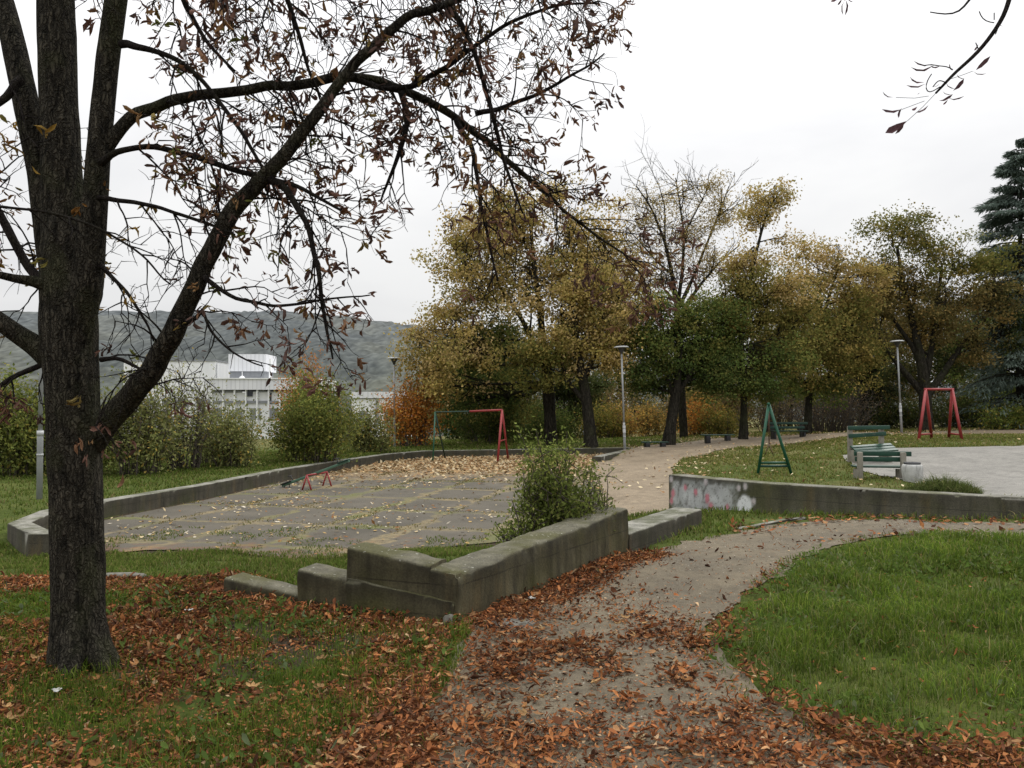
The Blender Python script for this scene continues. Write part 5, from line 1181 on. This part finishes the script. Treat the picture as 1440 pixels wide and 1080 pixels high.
# ---- litter
def scrap(x, y, L, label, col):
    p = ground(x, y); n = 5; a = np.linspace(-1, 1, n); xx, yy = np.meshgrid(a, a); r = fbm(xx*1.5+x, yy*1.5)-.4
    V = np.stack([xx.ravel()*L, yy.ravel()*L*.7, .02+np.abs(r.ravel())*L*1.4], 1) @ rz(x).T
    i = (np.arange(n-1)[:, None]*n+np.arange(n-1)[None]).ravel(); T = np.concatenate([np.stack([i, i+1, i+n+1], 1), np.stack([i, i+n+1, i+n], 1)])
    o = tri_obj('paper_scrap', V, T, M_bin); o.location = (p[0], p[1], gz(p[0], p[1])+.03); tag(o, label, 'litter')
scrap(81, 986, .032, 'crumpled white paper scrap in the leaves below the big trunk', 1)
scrap(265, 868, .03, 'small white scrap in the grass right of the trunk, below the leaf bank', 1)
scrap(748, 850, .035, 'pale scrap on the leaf drift beside the mossy wall', 1)

# ------------------------------------------------------------------ buildings and hills
def bmat(name, a, b, stripe=0):
    m, nt = mat(name); t = NT(nt); p = t.pos()
    n = t.noise(t.map(p, (.3, .3, .08)), 2.5, 4, .6); c = t.mix(t.ramp(n, .3, .7), a, b)
    if stripe:
        w = t.n('ShaderNodeTexWave', i_Vector=p, i_Scale=stripe, bands_direction='X').outputs['Fac']; c = t.mix(t.math('MULTIPLY', t.ramp(w, .75, .95), .35), c, tuple(v*.6 for v in a))
    t.out(t.bsdf(c, .85)); return m
M_bw = bmat('white_render', (.70, .71, .72), (.80, .81, .81)); M_bp = bmat('pale_cladding', (.62, .63, .66), (.70, .71, .73), .45); M_bg = bmat('grey_band', (.20, .21, .23), (.26, .27, .28)); M_win = paint_mat('dark_window', (.045, .05, .06), chip=(.06, .07, .08), rough=.2)
def bpart(par, name, x0, x1, y0, y1, Y, depth, m, proud=0.0):
    a, b = px(x0, y1, Y), px(x1, y0, Y); mm = MB(); mm.box(((a[0]+b[0])/2, Y+depth/2-proud, (a[2]+b[2])/2), (b[0]-a[0], depth, b[2]-a[2]), None, 0); return mm.build(name, m, par, True)
Yb = 130
of = empty('office_building', (px(355, 600, Yb)[0], Yb, -9), 'long low white office block with flat roof, windows and rooftop box, left of centre', 'building')
bpart(of, 'wall', 290, 440, 552, 660, Yb+.6, 14, M_bw); bpart(of, 'fascia', 288, 442, 533, 548, Yb-.4, 16, M_bp); bpart(of, 'roof_edge', 287, 443, 531.5, 533, Yb-.6, 16.4, M_bw)
for xx in range(296, 440, 16): bpart(of, 'pillar', xx, xx+2, 548.3, 600, Yb-.2, .7, M_bw)
for xx in (347, 410, 427): f = bpart(of, 'window', xx, xx+8, 549.5, 557.5, Yb+.4, .3, M_win); 
bpart(of, 'window', 300, 340, 549, 552, Yb+.42, .3, M_bg)
bpart(of, 'window', 360, 374, 549, 551, Yb+.42, .3, M_bg)
bpart(of, 'door', 376.5, 381.5, 552, 568, Yb+.4, .4, M_win); bpart(of, 'lower_band', 290, 440, 563.5, 567, Yb+.3, .4, M_bg)
for xx in range(300, 440, 26): bpart(of, 'window', xx, xx+14, 574, 590, Yb+.42, .3, M_bg)
bpart(of, 'roof_box', 321, 374, 498, 522, Yb+5, 6, M_bp); bpart(of, 'roof_box_base', 323, 372, 522.3, 532, Yb+5.4, 5, M_bg)
bpart(of, 'chimney', 378, 381, 505, 533, Yb+2, .5, M_bw)
q = px(340.5, 533, Yb+1.5); m = MB(); m.tube([q, q+np.array([0, 0, .35]), q+np.array([0, 0, .5]), q+np.array([0, 0, .55]), q+np.array([0, 0, 1.25])], [.55, .4, .15, .05, .04], 14); m.build('roof_dome', M_bw, of)
for xx, yt in ((282, 492), (303.5, 490)): pass
wb = empty('warehouse', (px(240, 600, 150)[0], 150, -9), 'plain white flat roofed hall seen behind the twiggy shrub', 'building')
bpart(wb, 'wall', 172, 303, 508, 640, 150, 20, M_bw); bpart(wb, 'roof_edge', 171, 304, 506, 508, 149.8, 20.4, M_bg); bpart(wb, 'side_wall', 303.05, 306, 511, 640, 150.3, 19, M_bp)
for xx in range(180, 300, 24): bpart(wb, 'window', xx, xx+12, 560, 572, 149.85, .3, M_bg)
hb = empty('white_building', (px(528, 600, 110)[0], 110, -8), 'white building with grey corner strip seen left of the left lamp post', 'building')
bpart(hb, 'wall', 494, 565, 561, 640, 110.3, 12, M_bw); bpart(hb, 'roof_edge', 492, 567, 551, 560, 110, 12.8, M_bp); bpart(hb, 'corner_strip', 528, 532, 560.3, 600, 110.05, .4, M_bg)
for xx in (505, 540): bpart(hb, 'window', xx, xx+12, 578, 592, 110.15, .3, M_bg)
bb = empty('apartment_building', (px(850, 560, 120)[0], 120, -6), 'pale blue white building glimpsed through leaves beside the middle lamp', 'building')
bpart(bb, 'wall', 826, 884, 505, 620, 120, 12, M_bp); bpart(bb, 'roof', 824, 886, 501, 505, 119.6, 13, M_bg)
for xx in (834, 850, 866):
    for yy in (510, 522): bpart(bb, 'window', xx, xx+8, yy, yy+6, 119.85, .3, M_win)
cb = empty('white_house', (px(14, 640, 62)[0], 62, -3), 'small white house glimpsed through the shrubs at the left edge', 'house')
bpart(cb, 'wall', -10, 30, 606, 690, 62, 7, M_bw)
for xx in (-4, 14): bpart(cb, 'window', xx, xx+8, 622, 636, 61.9, .2, M_win)
a, b_ = px(-14, 606, 61.6), px(34, 606, 61.6); zt = px(10, 590, 61.6)[2]; xm = (a[0]+b_[0])/2
V = np.array([(a[0], 61.6, a[2]), (b_[0], 61.6, a[2]), (xm, 61.6, zt), (a[0], 69.6, a[2]), (b_[0], 69.6, a[2]), (xm, 69.6, zt)]); tri_obj('roof', V, [(0,1,2),(3,5,4),(0,2,5),(0,5,3),(1,4,5),(1,5,2),(0,3,4),(0,4,1)], bmat('red_tiles', (.22,.10,.07), (.28,.13,.09)), cb, None, True)

def hill_mat():
    m, nt = mat('forest_painted_haze'); t = NT(nt); p = t.pos(); c = t.mix(1.0, t.attr(), t.ramp(t.noise(p, .22, 6, .75), .30, .70, (.72, .73, .75, 1), (1.20, 1.20, 1.16, 1)), 'MULTIPLY'); c = t.mix(1.0, c, t.ramp(t.vor(p, .22), .0, .9, (1.10, 1.10, 1.10, 1), (.82, .83, .85, 1)), 'MULTIPLY'); t.out(t.bsdf(c, 1.0, spec=0)); return m
hx = np.linspace(-620, 420, 521); hy = np.concatenate([np.linspace(190, 320, 24), np.linspace(324, 640, 90), np.linspace(650, 900, 12)])
HX, HYY = np.meshgrid(hx, hy)
ridge = np.interp(HX/HYY*F+720, [-200, 0, 140, 300, 400, 480, 570, 640, 760, 1000, 1300], [452, 446, 444, 447, 446, 452, 463, 472, 488, 520, 540])
rz_ = (575-ridge)/F*600 + 1.6
prof = ss(200, 600, HYY)**1.0*np.where(HYY > 640, 1.0, 1)
HZ = -14 + (rz_+14)*prof + (fbm(HX*.014, HYY*.014, 0, 3)-.5)*9*ss(210, 420, HYY)*ss(620, 520, HYY) + (fbm(HX*.13, HYY*.13, 0, 2)-.5)*5.0*ss(220, 330, HYY)
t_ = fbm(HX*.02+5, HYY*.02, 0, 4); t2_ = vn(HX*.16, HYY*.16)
hz_ = ss(230, 520, HYY)[..., None]  # aerial haze painted into the hill colour: paler and greyer with distance
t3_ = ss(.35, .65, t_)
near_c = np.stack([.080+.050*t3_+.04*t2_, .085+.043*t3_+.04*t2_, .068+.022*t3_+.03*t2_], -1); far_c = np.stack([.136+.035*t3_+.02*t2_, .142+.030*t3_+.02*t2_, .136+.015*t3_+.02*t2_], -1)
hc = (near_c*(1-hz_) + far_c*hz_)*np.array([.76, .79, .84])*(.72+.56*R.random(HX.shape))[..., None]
ny, nx = HX.shape; i = (np.arange(ny-1)[:, None]*nx+np.arange(nx-1)[None]).ravel(); T = np.concatenate([np.stack([i, i+1, i+nx+1], 1), np.stack([i, i+nx+1, i+nx], 1)])
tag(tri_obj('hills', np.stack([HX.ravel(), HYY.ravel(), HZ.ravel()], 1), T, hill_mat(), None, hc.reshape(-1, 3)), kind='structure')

# ------------------------------------------------------------------ light
w = bpy.data.worlds.new('World'); S.world = w; w.use_nodes = True; nt = w.node_tree; nt.nodes.clear(); t = NT(nt)
EL, AZ = math.radians(48), math.radians(35)
sky = t.n('ShaderNodeTexSky', sky_type='NISHITA', sun_disc=False, sun_elevation=EL, sun_rotation=AZ).outputs[0]
skyb = t.n('ShaderNodeBackground', i_Color=sky, i_Strength=.08)
gv = t.n('ShaderNodeTexCoord').outputs['Generated']
n1 = t.noise(t.map(gv, (1, 1, 2.6)), 1.9, 5, .55, .3)
cl = t.ramp(n1, .28, .62, (.82, .82, .84, 1), (1.0, .997, .99, 1))
zz = t.math('MAXIMUM', t.n('ShaderNodeSeparateXYZ', i_0=gv).outputs[2], 0.0)
st_ = t.math('ADD', t.math('MULTIPLY', t.math('POWER', zz, 1.7), 2.0), .83)      # overcast sky: the zenith is far brighter than the horizon
cb_ = t.n('ShaderNodeBackground', i_Color=cl, i_Strength=st_)
mx = t.n('ShaderNodeMixShader', i_0=.94, i_1=skyb.outputs[0], i_2=cb_.outputs[0])
t.n('ShaderNodeOutputWorld', i_Surface=mx.outputs[0])
sd_ = bpy.data.lights.new('sun', 'SUN'); sd_.energy = 1.5; sd_.angle = math.radians(25); sd_.color = (1, .97, .92)
so_ = bpy.data.objects.new('sun', sd_); C.objects.link(so_); so_.rotation_euler = (math.radians(90)-EL, 0, math.pi - AZ)
S.view_settings.view_transform = 'Standard'; S.view_settings.look = 'None'; S.view_settings.exposure = 0; S.view_settings.gamma = 1
S.render.engine = 'CYCLES'
print('verts', sum(len(o.data.vertices) for o in S.objects if o.type == 'MESH'))
